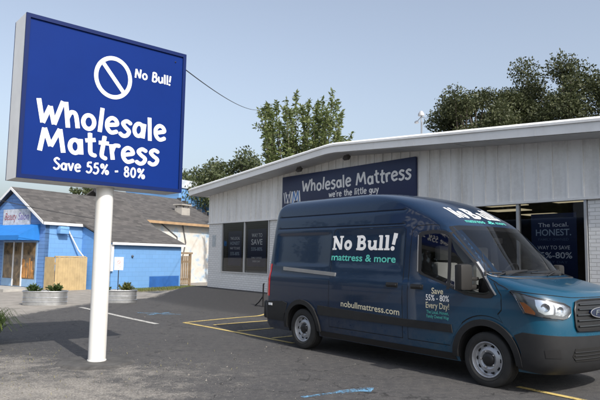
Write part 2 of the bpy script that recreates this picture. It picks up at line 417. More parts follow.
# ================================================================== the van
def wrapmat():
    m, n, l, b = newmat('van_wrap')
    co = coords(n); sx = n.new('ShaderNodeSeparateXYZ'); l.new(co, sx.inputs[0])
    # printed vinyl: navy at the tail and roof blending to petrol blue at the nose
    t = mth(n, l, 'ADD', mth(n, l, 'MULTIPLY', sx.outputs[0], .30), mth(n, l, 'MULTIPLY', sx.outputs[2], -.42))
    t = mth(n, l, 'ADD', t, mth(n, l, 'MULTIPLY', noise(n, l, co, .9, 2), .25))
    t = mth(n, l, 'ADD', t, .95, clamp=True)
    c = ramp(n, l, t, [(0.0, (.004, .017, .046)), (.38, (.004, .030, .074)), (.70, (.004, .049, .098)), (1.0, (.005, .064, .116))])
    # road dust thrown up on the lower panels
    dz = n.new('ShaderNodeMapRange'); dz.inputs['From Min'].default_value = .85; dz.inputs['From Max'].default_value = .25; l.new(sx.outputs[2], dz.inputs['Value'])
    dn = ramp(n, l, noise(n, l, co, 7, 7, .75), [(.38, (.1, .1, .1)), (.7, (1, 1, 1))]); dust = mth(n, l, 'MULTIPLY', mth(n, l, 'MULTIPLY', dz.outputs[0], dn), .42)
    c = mixc(n, l, dust, c, (.13, .12, .105))
    rg_ = mth(n, l, 'ADD', mth(n, l, 'MULTIPLY', dust, .8), mth(n, l, 'MULTIPLY', noise(n, l, co, 4, 6, .7), .14)); rg_ = mth(n, l, 'ADD', rg_, .18); l.new(rg_, b.inputs['Roughness'])
    l.new(c, b.inputs['Base Color'])
    b.inputs['Specular IOR Level'].default_value = .35
    b.inputs['Coat Weight'].default_value = .45; b.inputs['Coat Roughness'].default_value = .03
    bump(n, l, b, noise(n, l, co, 3.0, 2), .03, .02)
    return m
M_wrap = wrapmat()
M_clad = mat('charcoal_plastic', (.017, .0175, .019), .5, spec=.35, vary=.15, scale=5, bmp=.05, bscale=300)
M_black = mat('black_plastic', (.012, .012, .013), .45, vary=.15)
M_dark = mat('dark_void', (.004, .004, .004), .9, vary=.1)
M_rubber = mat('tyre_rubber', (.018, .018, .018), .75, vary=.25, scale=8, bmp=.08, bscale=120)
M_steel = mat('painted_steel_rim', (.40, .41, .43), .35, .55, vary=.12, scale=9)
M_chrome = mat('bright_reflector', (.60, .62, .65), .14, 1.0, vary=.05)
M_lampdark = mat('lamp_housing', (.10, .105, .115), .25, .6, vary=.1, coat=1)
M_amber = mat('amber_lens', (.60, .17, .02), .2, vary=.12, coat=1)
M_red = mat('red_lens', (.35, .012, .012), .18, vary=.1, coat=1)
M_clear = mat('clear_lens', (.75, .77, .8), .15, vary=.05, coat=1)
M_glassd = mat('dark_windscreen', (.010, .012, .014), .03, vary=.2, coat=1, spec=1.0)
M_glass = glassmat('van_glass', .62); M_lens = glassmat('lamp_cover', .93); M_cabin = mat('cabin_lining', (.06, .06, .062), .8, vary=.15)
M_white = mat('white_vinyl', (.80, .80, .80), .4, vary=.03)
M_teal = mat('teal_vinyl', (.10, .52, .44), .4, vary=.04)
M_cream = mat('cream_vinyl', (.66, .61, .44), .4, vary=.04)
M_grey = mat('grey_metal', (.33, .335, .345), .35, .5, vary=.1)
M_seat = mat('seat_cloth', (.27, .275, .26), .9, vary=.15)
M_logo = mat('oval_blue', (.004, .009, .035), .3, vary=.1, coat=.4)

van = empty('delivery_van', (3.1597, 8.2725, 0), -.9063, 'dark blue high cargo van wrapped in mattress shop advertising, parked nose to the right', 'van')
def front(s, z, off=0.0):
    """s < 0 metres back along the right side, 0..90 right half of the nose, 90..180 left half, > 180 left side"""
    if s <= 90: return skin(s, z, off)
    if s <= 180: p = skin(180 - s, z, off)
    else: p = skin(-(s - 180), z, off)
    return (p[0], -p[1], p[2])
def van_body():
    zs = [.26, .28, .30, .33, .36, .40, .45, .5, .55, .6, .65, .7, .74, .78, .82, .86, .9, .94, .98, 1.02, 1.06, 1.1, 1.13, 1.16, 1.19, 1.21, 1.23, 1.25, 1.27, 1.29, 1.31, 1.33, 1.35, 1.365, 1.38, 1.395, 1.41, 1.43, 1.45, 1.47, 1.49, 1.52, 1.56, 1.62, 1.7, 1.78, 1.86, 1.92, 1.96, 1.98, 2.0, 2.02, 2.04, 2.07, 2.098, 2.106, 2.115, 2.124, 2.132, 2.17, 2.21, 2.26, 2.313, 2.322, 2.33, 2.338, 2.347, 2.38, 2.41, 2.44, 2.47, 2.5, 2.53, 2.555, 2.58, 2.6, 2.62, 2.635, 2.65, 2.66, 2.67, 2.675, 2.68]
    xs_side = [-4.62, -4.58, -4.54, -4.4, -4.1, -3.8, -3.5, -3.2, -3.08, -3.05, -3.02, -2.98, -2.95, -2.92, -2.89, -2.86, -2.6, -2.3, -2.0, -1.7, -1.52, -1.48, -1.45, -1.42, -1.38, -1.3, -1.1]
    rows = []
    for z in zs:
        xf, d, xr = smooth_tab(XF, z), smooth_tab(DF, z), smooth_tab(XR, z); x1 = xf - d; w = smooth_tab(WS, z)
        half = [(xr, -w * k, z) for k in (0, .4, .75)]
        for t in (1.0, .93, .75, .5, .25, .0):
            x = xr + DR * (1 - t); half.append((x, -(w - DR * (1 - (1 - t ** NR) ** (1 / NR)) if t < 1 else w - DR), z))
        lo, hi = xr + DR, x1
        for x in xs_side:
            x = min(max(x, lo + .002 * (1 + xs_side.index(x))), hi - .002 * (30 - xs_side.index(x)))
            half.append((x, -(w - groove(x, z)), z))
        for k in range(1, 7): 
            xx = half[-1][0]
        a = half[-1][0]
        for k in range(1, 5): half.append((a + (hi - a) * k / 5, -w, z))
        for ph in (0, 3, 6, 10, 14, 18, 23, 29, 35, 42, 50, 58, 66, 74, 82, 90): half.append(skin(ph, z))
        full = half + [(x, -y, zz) for x, y, zz in half[-2:0:-1]]
        rows.append(full)
    n = len(rows[0]); V = [p for r in rows for p in r]; F = []
    for i in range(len(rows) - 1):
        for k in range(n): F.append((i * n + k, i * n + (k + 1) % n, (i + 1) * n + (k + 1) % n, (i + 1) * n + k))
    F += [tuple(range(n))[::-1], tuple(range((len(rows) - 1) * n, len(rows) * n))]
    me = bpy.data.meshes.new('body'); me.from_pydata(V, [], F)
    bm = bmesh.new(); bm.from_mesh(me); bmesh.ops.remove_doubles(bm, verts=bm.verts, dist=.0003); bmesh.ops.recalc_face_normals(bm, faces=bm.faces); bm.to_mesh(me); bm.free()
    o = link('body', me, M_wrap); 
    # openings: wheel houses and the passenger window
    cut = MB()
    for x in (0, -3.75):
        for s in (-1, 1):
            Mx = Matrix.Translation((x, s * .87, .345)) @ Matrix.Rotation(R(90), 4, 'X')
            cut.lathe([(.43, -.26), (.43, .26)], 40, Mx)
    cuts = [cut.build('cutter', [M_dark])]
    for k in range(4):
        cut = MB()
        if k == 0: cut.prism([(x, -1.2, z) for x, z in WIN_IN], (0, .6, 0))
        elif k == 1: cut.prism([(x, .6, z) for x, z in WIN_IN], (0, .6, 0))
        elif k == 2: cut.box((-1.19, -.745, 1.455), (.7, .745, 2.025))
        else: cut.box((-1.18, -.735, .9), (.02, .735, 2.015))
        cuts.append(cut.build('cutter', [M_cabin]))
    for co in cuts:
        mod = o.modifiers.new('b', 'BOOLEAN'); mod.operation = 'DIFFERENCE'; mod.object = co; mod.solver = 'EXACT'; mod.material_mode = 'TRANSFER'
    bpy.context.view_layer.update()
    me2 = bpy.data.meshes.new_from_object(o.evaluated_get(bpy.context.evaluated_depsgraph_get()))
    o.modifiers.clear(); o.data = me2; me2.name = 'body'
    for co in cuts: bpy.data.objects.remove(co)
    for p in me2.polygons: p.use_smooth = True
    me2.set_sharp_from_angle(angle=R(32))
    o.parent = van
    return o
WIN = [(-1.16,1.955),(-1.10,1.995),(-.9,2.012),(-.68,1.995),(-.60,1.95),(-.40,1.78),(-.15,1.55),(.02,1.34),(.15,1.17),(.10,1.125),(.02,1.115),(-.15,1.12),(-.3,1.14),(-.59,1.24),(-.9,1.33),(-1.07,1.38),(-1.13,1.42)]
_cx = sum(p[0] for p in WIN) / len(WIN); _cz = sum(p[1] for p in WIN) / len(WIN)
WIN_IN = [(_cx + (x - _cx) * .90, _cz + (z - _cz) * .90) for x, z in WIN]
van_body()
sidefn = lambda x, z, off: side(x, z, off)
def sideL(x, z, off): p = side(x, z, off); return (p[0], -p[1], p[2])
def side_patch(name, outline, off, m, holes=(), sp=.06, parent=van, depth=-.004, left=False):
    V, F = patch_tris(outline, holes, sp)
    return mapped(name, V, F, sideL if left else sidefn, off, m, parent, True, 40, depth)
def fine(path, k=8):
    out = []
    for (a, b_), (c, d) in zip(path, path[1:]): out += [(a + (c - a) * i / k, b_ + (d - b_) * i / k) for i in range(k)]
    return out + [path[-1]]
def front_patch(name, outline, off, m, holes=(), sp=.05, parent=van, depth=-.004):
    V, F = patch_tris(outline, holes, sp, sx=.0105)   # one degree of nose is about a centimetre
    return mapped(name, V, F, front, off, m, parent, True, 40, depth)
def strip(name, path, w, off, m, parent=van, fn=sidefn, depth=-.003):
    """thin band along a 2D path on the skin"""
    A = []; B = []
    for i, (a, b) in enumerate(path):
        p, q = path[max(i - 1, 0)], path[min(i + 1, len(path) - 1)]; L = math.hypot(q[0] - p[0], q[1] - p[1]); nx, ny = -(q[1] - p[1]) / L * w / 2, (q[0] - p[0]) / L * w / 2
        A.append((a + nx, b + ny)); B.append((a - nx, b - ny))
    V, F = patch_tris(A + B[::-1], (), .08)
    return mapped(name, V, F, fn, off, m, parent, True, 40, depth)
def arcpts(cx, cz, r, a0, a1, k=24): return [(cx + r * math.cos(R(a0 + (a1 - a0) * i / k)), cz + r * math.sin(R(a0 + (a1 - a0) * i / k))) for i in range(k + 1)]

# side glass, set in a black surround
sgl = side_patch('side_window', WIN_IN, .002, M_glass, sp=.08, depth=.0)
side_patch('window_surround', WIN, .004, M_black, [[(_cx + (x - _cx) * .90, _cz + (z - _cz) * .90) for x, z in WIN]], sp=.05)
strip('window_divider', [(-.575, 1.20), (-.58, 1.5), (-.60, 1.975)], .05, .006, M_black)
strip('window_trim', [(-.17, 1.575), (.01, 1.36), (.165, 1.165)], .018, .010, M_grey)
strip('window_trim', [(-1.135, 1.42), (-1.15, 1.7), (-1.16, 1.945)], .014, .008, M_grey)
side_patch('side_window', WIN_IN, .002, M_glass, sp=.08, left=True, depth=.0)
side_patch('window_surround', WIN, .004, M_black, [WIN_IN], sp=.05, left=True)
# seat seen through the glass
for sg in (-1, 1):
    y0, y1 = (-.70, -.22) if sg < 0 else (.22, .70)
    b = MB(); b.bbox((-1.14, y0, 1.0), (-.98, y1, 1.56), .05, Matrix.Translation((0, 0, 0))); b.bbox((-1.13, (y0 + y1) / 2 - .14, 1.58), (-1.02, (y0 + y1) / 2 + .14, 1.80), .04); b.bbox((-1.1, y0, .92), (-.56, y1, 1.16), .06)
    b.build('seat', M_seat, van, 40)
b = MB(); b.bbox((-.30, -.73, 1.12), (.015, .73, 1.36), .05); b.bbox((-.22, -.70, 1.34), (.12, .70, 1.465), .03); b.bbox((-.34, .18, 1.2), (-.2, .62, 1.44), .04); b.build('dashboard', M_black, van, 40)
b = MB(); ring = [(-.52 + .07 * math.cos(t * math.pi / 12), .40 + .19 * math.sin(t * math.pi / 12), 1.38 + .17 * math.cos(t * math.pi / 12)) for t in range(25)]
b.tube(ring, .014, 6, False); b.tube([(-.34, .40, 1.34), (-.52, .40, 1.38)], .03, 8); b.tube([(-.52, .22, 1.38), (-.52, .58, 1.38)], .012, 6); b.build('steering_wheel', M_black, van, 40)

# doors: dark shut lines with the door skins inside them
def door(name, outline, holes=(), lab=None, left=False):
    side_patch('shut_line', outline, .0012, M_dark, holes, .10, depth=0, left=left)
    c = (sum(p[0] for p in outline) / len(outline), sum(p[1] for p in outline) / len(outline))
    ins = [(x + (.010 if x < c[0] else -.010), z + (.010 if z < c[1] else -.010)) for x, z in outline]
    o = side_patch(name, ins, .0035, M_wrap, holes, .06, depth=.001, left=left); return o
DOOR = [(-1.30, .45), (-1.30, 1.2), (-1.30, 1.7), (-1.28, 2.02), (-1.20, 2.085), (-.9, 2.095), (-.62, 2.06), (-.46, 1.92), (-.2, 1.68), (.08, 1.38), (.24, 1.17), (.245, .98), (.19, .92)] + arcpts(0, .345, .545, 62, 155, 14) + [(-.56, .45)]
DOOR = [p for p in DOOR]
wh = [(_cx + (x - _cx) * 1.03, _cz + (z - _cz) * 1.03) for x, z in WIN]
d1 = door('cab_door', DOOR, [wh])
door('cab_door', DOOR, [wh], left=True)
SLD = [(-3.03, .45), (-3.03, 1.3), (-3.02, 2.02), (-2.96, 2.08), (-1.48, 2.09), (-1.40, 2.04), (-1.395, 1.3), (-1.395, .45)]
d2 = door('sliding_door', SLD)
def handle(par, x, z):
    b = MB(); y = side(x, z)[1]; b.bbox((x - .10, y - .035, z - .018), (x + .10, y - .012, z + .018), .012); b.bbox((x - .115, y - .013, z - .035), (x + .115, y + .01, z + .035), .01)
    b.build('handle', M_black, par, 40)
handle(d1, -1.12, 1.205); handle(d2, -1.60, 1.21)
# sliding door rail
b = MB(); 
P = [side(x, 1.381 - (x + 4.31) * .044, .02) for x in np.linspace(-4.33, -2.88, 9)]
for q0, q1 in zip(P, P[1:]):
    b.prism([(q0[0], q0[1] + .03, q0[2] - .03), (q0[0], q0[1] - .004, q0[2] - .03), (q0[0], q0[1] - .004, q0[2] + .03), (q0[0], q0[1] + .03, q0[2] + .03)], (q1[0] - q0[0], q1[1] - q0[1], q1[2] - q0[2]))
b.build('door_rail', M_grey, van)
# black cladding, arches, sills
side_patch('side_moulding', [(-3.30, .63), (-3.30, .785), (-2.2, .755), (-1.35, .735), (-.52, .735), (-.50, .63)], .022, M_clad)
side_patch('side_moulding', [(-4.79, .43), (-4.79, .76), (-4.3, .79), (-4.18, .76), (-4.24, .60), (-4.27, .43)], .022, M_clad)
for cx in (0, -3.75):
    side_patch('wheel_arch_trim', arcpts(cx, .345, .505, 0 if cx else -2, 182, 30) + arcpts(cx, .345, .425, 182, 0 if cx else -2, 30), .036, M_clad, sp=.05, depth=-.03)
side_patch('sill', [(-3.28, .27), (-3.30, .36), (-2.0, .36), (-.50, .36), (-.47, .27)], .006, M_black)
for cx in (0, -3.75):
    side_patch('wheel_arch_trim', arcpts(cx, .345, .505, 0, 182, 20) + arcpts(cx, .345, .425, 182, 0, 20), .036, M_clad, sp=.1, left=True, depth=-.03)
side_patch('side_moulding', [(-3.30, .655), (-3.30, .80), (-.52, .745), (-.50, .655)], .022, M_clad, left=True, sp=.1)
# nose: bumper, grille, lamps
bo = [(.02, .30), (.0, .50), (-.10, .70), (.2, .742), (20, .735), (45, .725), (90, .71), (135, .725), (160, .735), (179.8, .742), (180.1, .70), (180, .50), (179.98, .30), (150, .262), (90, .262), (30, .262)]
front_patch('front_bumper', bo, .026, M_clad, [], .05)
front_patch('bumper_grille', [(58, .43), (54, .49), (57, .58), (90, .585), (123, .58), (126, .49), (122, .43), (90, .42)], .032, M_dark, [], .05)
b = MB()
for z in (.46, .50, .54): b.tube([front(s, z, .036) for s in range(56, 125, 4)], .007, 6)
b.build('bumper_slat', M_black, van, 40)
for sgn in (0, 1):
    q = lambda s: 180 - s if sgn else s
    front_patch('fog_lamp_pocket', [(q(24), .47), (q(22), .56), (q(40), .58), (q(42), .47)], .031, M_black, [], .05)
go = [(62, .785), (60.5, .84), (62, 1.03), (66, 1.115), (72, 1.135), (90, 1.14), (108, 1.135), (114, 1.115), (118, 1.03), (119.5, .84), (118, .785), (90, .775)]
gr = front_patch('grille', go, .014, M_black, [], .04)
b = MB()
for z in (.835, .90, .965, 1.03, 1.085):
    s0 = 63.5 if z < 1.0 else 65 + (z - 1.0) * 40
    b.tube([front(s, z, .024) for s in np.linspace(s0, 180 - s0, 24)], .0125, 6)
b.build('grille_bar', mat('grille_bar_grey', (.016, .017, .018), .35, vary=.1, coat=.3), gr, 40)
b = MB(); fr = [front(a, z, .018) for a, z in resample(go, .06, 95, 1) + [go[0]]]
b.tube(fr, .013, 6, False); b.build('grille_frame', M_black, gr, 40)
em = front_patch('emblem', [(90 + 12.5 * math.cos(2 * math.pi * i / 28), .985 + .062 * math.sin(2 * math.pi * i / 28)) for i in range(28)], .046, M_logo, [], .03, gr, .02)
b = MB(); b.tube([front(90 + 12.5 * math.cos(2 * math.pi * i / 28), .985 + .062 * math.sin(2 * math.pi * i / 28), .047) for i in range(29)], .005, 6, False); b.build('emblem_ring', M_grey, gr, 40)
V, F, w_ = font_tris('Ford', .062, .012, 15.5, 'C', 1, .25)
mapped('lettering', shift(V, 90, .96), F, front, .050, M_chrome, gr, False)
HL = [(-.02, 1.222), (6, 1.205), (14, 1.183), (25.8, 1.155), (40, 1.128), (52.3, 1.10), (57.5, 1.06), (56.5, .99), (52, .935), (46.9, .92), (28, .935), (12, .955), (3.1, .972), (1.0, 1.05), (.2, 1.13)]
for sgn in (0, 1):
    q = lambda s: 180 - s if sgn else s
    hl = front_patch('headlight', [(q(a), z) for a, z in HL], .008, M_lampdark, [], .04)
    front_patch('indicator_lens', [(q(a), z) for a, z in [(1.3, 1.10), (5, 1.10), (10, 1.05), (15, .985), (14, .962), (3.6, .982)]], .013, M_amber, [], .04, hl, .004)
    front_patch('reflector', [(q(a), z) for a, z in [(19, 1.14), (27, 1.135), (36, 1.115), (38, 1.05), (36, .975), (26, .965), (19, 1.0), (17, 1.07)]], .014, M_chrome, [], .03, hl, .0)
    front_patch('reflector', [(q(a), z) for a, z in [(39.5, 1.105), (50, 1.085), (54.5, 1.05), (53, .985), (47, .95), (38, .968), (40, 1.04)]], .012, mat('dim_reflector', (.45, .47, .5), .2, .9, vary=.5, scale=25), [], .03, hl, .0)
    for (a, z, r_) in ((28, 1.05, .052), (45, 1.03, .036)):
        b = MB()
        c0, c1 = Vector(front(q(a), z, .0)), Vector(front(q(a), z, .03)); Mx = Matrix.Translation(c0) @ (c1 - c0).to_track_quat('Z', 'Y').to_matrix().to_4x4()
        b.lathe([(r_, .008), (r_, .022), (r_ * .8, .022), (r_ * .5, .016), (0, .014)], 20, Mx)
        b.build('lamp_bowl', M_chrome, hl, 40)
    front_patch('lamp_cover', [(q(a), z) for a, z in HL], .034, M_lens, [], .04, hl, .006)
    b = MB(); b.tube([front(q(a), z, .010) for a, z in HL + [HL[0]]], .006, 6, False); b.build('lamp_gasket', M_black, hl, 40)
# windscreen, bonnet shut line, wipers, aerial
WSC = [(20, 1.435), (19, 1.7), (18, 2.02), (19.5, 2.055), (40, 2.075), (90, 2.085), (140, 2.075), (160.5, 2.055), (162, 2.02), (161, 1.7), (160, 1.435), (140, 1.405), (90, 1.395), (40, 1.405)]
front_patch('windscreen', WSC, .003, M_glass, [], .06, depth=.001)
WSI = [(26, 1.455), (25, 1.7), (24.5, 1.99), (40, 2.012), (90, 2.02), (140, 2.012), (155.5, 1.99), (155, 1.7), (154, 1.455), (140, 1.447), (90, 1.445), (40, 1.447)]
front_patch('windscreen_border', WSC, .0015, M_black, [WSI], .05, depth=0)
b = MB(); p_ = Vector(front(90, 1.93)); b.bbox((p_.x - .12, -.11, 1.84), (p_.x - .08, .11, 1.92), .015); b.build('interior_mirror', M_black, van, 40)
b = MB(); b.tube([front(s, z, .003) for s, z in [(19, 1.42), (30, 1.385), (50, 1.37), (90, 1.365), (130, 1.37), (150, 1.385), (161, 1.42)]], .016, 6); b.build('cowl', M_black, van, 40)
b = MB(); b.tube([front(s, z, .001) for s, z in fine([(16, 1.40), (8, 1.36), (0, 1.30), (-.02, 1.24)])], .0045, 6); b.tube([front(s, z, .001) for s, z in fine([(0, 1.232), (20, 1.212), (45, 1.19), (66, 1.165), (90, 1.162), (114, 1.165), (135, 1.19), (160, 1.212), (180, 1.232)])], .0045, 6); b.build('bonnet_shut_line', M_dark, van, 40)
for a0, a1 in (((34, 1.40), (84, 1.47)), ((92, 1.40), (138, 1.47))):
    b = MB()
    b.tube([front(a0[0], a0[1], .03), front((a0[0] + a1[0]) / 2, 1.46, .035), front(a1[0], a1[1], .02)], .010, 6)
    b.tube([front(a0[0] - 6, a0[1] + .04, .014), front(a0[0] + 15, a0[1] + .035, .018), front(a1[0] + 8, a1[1] + .0, .014)], .007, 6)
    b.build('wiper', M_black, van, 40)
b = MB(); p = Vector(front(14, 1.40)); b.lathe([(.016, 0), (.012, .05), (.005, .07)], 10, Matrix.Translation(p)); b.tube([p + Vector((0, 0, .06)), p + Vector((-.05, 0, .30))], .004, 6); b.build('aerial', M_black, van, 40)
b = MB(); b.tube([front(19, 1.44, .006), front(24, 1.40, .012), front(31, 1.385, .012)], .010, 6); b.build('cowl_trim', M_grey, van, 40)
# mirror
for sg in (-1, 1):
    b = MB()
    Mx = Matrix.Translation((-.20, sg * 1.17, 1.37)) @ Matrix.Rotation(R(8 * sg), 4, 'Z')
    b.bbox((-.055, -.105, -.165), (.075, .105, .175), .045, Mx)
    b.bbox((-.02, -.24 if sg > 0 else .02, -.15), (.05, -.02 if sg > 0 else .24, -.09), .02, Mx)
    b.bbox((-.02, -.24 if sg > 0 else .02, -.04), (.05, -.02 if sg > 0 else .24, .01), .02, Mx)
    mo = b.build('mirror', mat('mirror_shell', (.022, .021, .020), .55, spec=.3, vary=.12, bmp=.05, bscale=200), van, 40)
    b = MB(); b.box((-.062, -.09, -.15), (-.056, .09, .155), Mx); b.build('mirror_glass', M_chrome, mo)
# tail: lamps, bumper, rear door shut line
def rearfn(sgn):
    def fn(a, z, off):   # a = arc round the rear corner, 0 side .. 1 back
        xr, w = smooth_tab(XR, z), smooth_tab(WS, z); t = a
        x = xr + DR * (1 - t); y = w - DR * (1 - (1 - min(1, t) ** NR) ** (1 / NR))
        return (x - off * t, sgn * (y + off * (1 - t * .5)), z)
    return fn
for sgn in (-1, 1):
    V, F = patch_tris([(.05, .86), (.05, 1.46), (.95, 1.46), (.95, .86)], (), .07)
    mapped('tail_lamp', V, F, rearfn(sgn), .012, M_red, van, True, 40, 0)
V, F = patch_tris([(-4.73, .69), (-4.73, .735), (-4.62, .735), (-4.62, .69)], (), .05)
mapped('side_marker_lamp', V, F, sidefn, .03, M_clear, van, True, 40, .01)
b = MB(); b.bbox((-5.03, -.93, .42), (-4.83, .93, .76), .05); b.build('rear_bumper', M_clad, van, 40)
# wheels
def wheel(x, y, sgn, steer=0.):
    Mx = Matrix.Translation((x, y, .345)) @ Matrix.Rotation(R(steer), 4, 'Z') @ Matrix.Rotation(R(90 if sgn < 0 else -90), 4, 'X')
    wo = bpy.data.objects.new('wheel', None); COL.objects.link(wo); wo.parent = van; wo.empty_display_size = .1
    wo.matrix_local = Mx
    b = MB()
    prof = [(.215, -.10), (.235, -.112), (.28, -.118), (.32, -.112), (.338, -.098), (.345, -.08)]
    for k in range(-2, 3):   # tread ribs with grooves
        c = k * .03
        prof += [(.346, c - .012), (.346, c + .011), (.338, c + .012), (.338, c + .0175)]
    prof = prof[:-2] + [(.345, .08), (.338, .098), (.32, .112), (.28, .118), (.262, .116), (.258, .121), (.245, .119), (.235, .112), (.215, .10)]
    b.lathe(prof, 64, None, 1, 1, True); b.build('tyre', M_rubber, wo, 30)
    b = MB()
    b.lathe([(.222, -.1), (.222, .088), (.226, .104), (.218, .108), (.208, .102), (.202, .08), (.196, .055), (.18, .046), (.160, .056), (.135, .074), (.118, .078), (.10, .070), (.085, .060), (0, .058)], 56)
    b.cur = 1
    for k in range(10):
        a = 2 * math.pi * k / 10; c = Vector((.166 * math.cos(a), .166 * math.sin(a), .0552)); 
        mm = Matrix.Translation(c) @ Matrix.Rotation(a, 4, 'Z') @ Matrix.Rotation(R(-24), 4, 'Y')
        b.lathe([(.021, -.01), (.021, .0035)], 14, mm, .8, 1.15)
    b.cur = 2
    for k in range(5):
        a = 2 * math.pi * (k + .5) / 5; b.lathe([(.013, .06), (.013, .088), (.008, .094)], 6, Matrix.Translation((.102 * math.cos(a), .102 * math.sin(a), 0)))
    b.build('rim', [M_steel, M_dark, M_grey], wo, 35)
    b = MB(); b.lathe([(.086, .055), (.084, .078), (.07, .092), (.03, .096), (0, .096)], 28)
    b.build('hub_cap', M_black, wo, 40)
for x in (0, -3.75):
    wheel(x, -.865, -1, 0); wheel(x, .865, 1, 0)
# advertising on the right flank
def side_text(name, tri, x, z, off, m, slope=0.):
    V, F = tri[0], tri[1]
    return mapped(name, [(x + a, z + b_ + a * slope) for a, b_ in V], F, sidefn, off, m, van, False)
side_text('slogan_lettering', text_tris('No Bull!', SLAB, .235, width=1.46, slant=.0), -3.02, 1.725, .007, M_white, -.002)
side_text('slogan_lettering', font_tris('mattress & more', .115, .022, 1.44), -3.02, 1.555, .007, M_teal, -.012)
side_text('web_address', font_tris('nobullmattress.com', .10, .012, 1.27), -2.72, .812, .007, M_cream, -.03)
for txt, z, h_, w_, m in (('Save', 1.125, .085, .20, M_cream), ('55% - 80%', 1.03, .085, .40, M_white), ('Every Day!', .925, .085, .40, M_cream), ('The Local, Honest,', .852, .046, .38, M_teal), ('Family Owned Way', .792, .046, .38, M_teal)):
    V, F, _ = font_tris(txt, h_, .014 if h_ > .05 else .004, w_, 'C')
    mapped('door_lettering', shift(V, -.75, z - .0), F, sidefn, .009, m, van, False)
V, F, _ = text_tris('No Bull!', SLAB, .165, width=56)
mapped('roof_lettering', shift(V, 60, 2.20), F, lambda a, z, off: front(a, z, off), .006, M_white, van, False)
V, F, _ = font_tris('mattress & more', .05, .010, 50)
mapped('roof_lettering', shift(V, 62, 2.13), F, lambda a, z, off: front(a, z, off), .006, M_teal, van, False)
# ================================================================== ground
YAW = R(-52.0)
UX = Vector((math.cos(YAW), math.sin(YAW), 0)); NX = Vector((-math.sin(YAW), math.cos(YAW), 0))
def un(u, n, z=0.): p = UX * u + NX * n; return Vector((p.x, p.y, z))
def sst(a, b, v): t = max(0., min(1., (v - a) / (b - a))); return t * t * (3 - 2 * t)
HP = Vector((-8.11, 25.87, 0)); HA = R(58); HE = Vector((math.cos(HA), math.sin(HA), 0)); HM = Vector((-math.sin(HA), math.cos(HA), 0))
def hs(e, m, z=0.): p = HP + HE * e + HM * m; return Vector((p.x, p.y, z))
def gz(x, y):
    u = x * UX.x + y * UX.y; n = x * NX.x + y * NX.y
    rise = .45 * sst(9.0, 10.9, n) * sst(-23.0, -19.9, u)
    rise += .012 * math.sin(x * .9 + y * .4) * math.sin(y * .7 - x * .3)
    return rise
def axis(a, b, fine_a, fine_b, st, far):
    out = list(np.arange(fine_a, fine_b + 1e-6, st)); v = fine_a; d = st
    while v > a: d *= far; v -= d; out.insert(0, v)
    v = fine_b; d = st
    while v < b: d *= far; v += d; out.append(v)
    return out
gx = axis(-420, 420, -14, 9, .16, 1.25); gy = axis(-420, 460, 4, 30, .16, 1.25)
rg = random.Random(4)
gv = [(x, y, gz(x, y)) for y in gy for x in gx]; nxg = len(gx)
gf = [(j * nxg + i, j * nxg + i + 1, (j + 1) * nxg + i + 1, (j + 1) * nxg + i) for j in range(len(gy) - 1) for i in range(nxg - 1)]
me = bpy.data.meshes.new('ground'); me.from_pydata(gv, [], gf)
at = me.attributes.new('dirt', 'FLOAT', 'POINT'); ac = me.attributes.new('pale', 'FLOAT', 'POINT'); af = me.attributes.new('fresh', 'FLOAT', 'POINT')
dv, pv, fv = [], [], []
for x, y, z in gv:
    u = x * UX.x + y * UX.y; n = x * NX.x + y * NX.y
    d = 0.
    for cx, cy, rx, ry, a in ((-3.1, 6.9, 2.3, 1.5, 1.0), (-4.6, 8.3, 1.6, 1.5, .95), (-1.7, 7.6, 1.6, .8, .55), (-1.6, 9.1, 1.6, .7, .42), (-5.6, 10.6, 1.2, 1.3, .5), (-3.4, 5.2, 3.2, 1.6, 1.0), (-2.6, 8.2, 2.6, .9, .7)):
        q = ((x - cx) / rx) ** 2 + ((y - cy) / ry) ** 2; d = max(d, a * math.exp(-q * .9))
    dv.append(d)
    edge = (-12.5 - 1.03 * n) if n < 7.7 else (-20.45 - .10 * (n - 7.7))
    p = sst(-.9, .9, edge - u)
    if y < 3 or x > 6: p = 0
    pv.append(p)
    fv.append(sst(8.6, 9.3, n) * sst(-24, -20.5, u))
for a_, vals in ((at, dv), (ac, pv), (af, fv)): a_.data.foreach_set('value', vals)
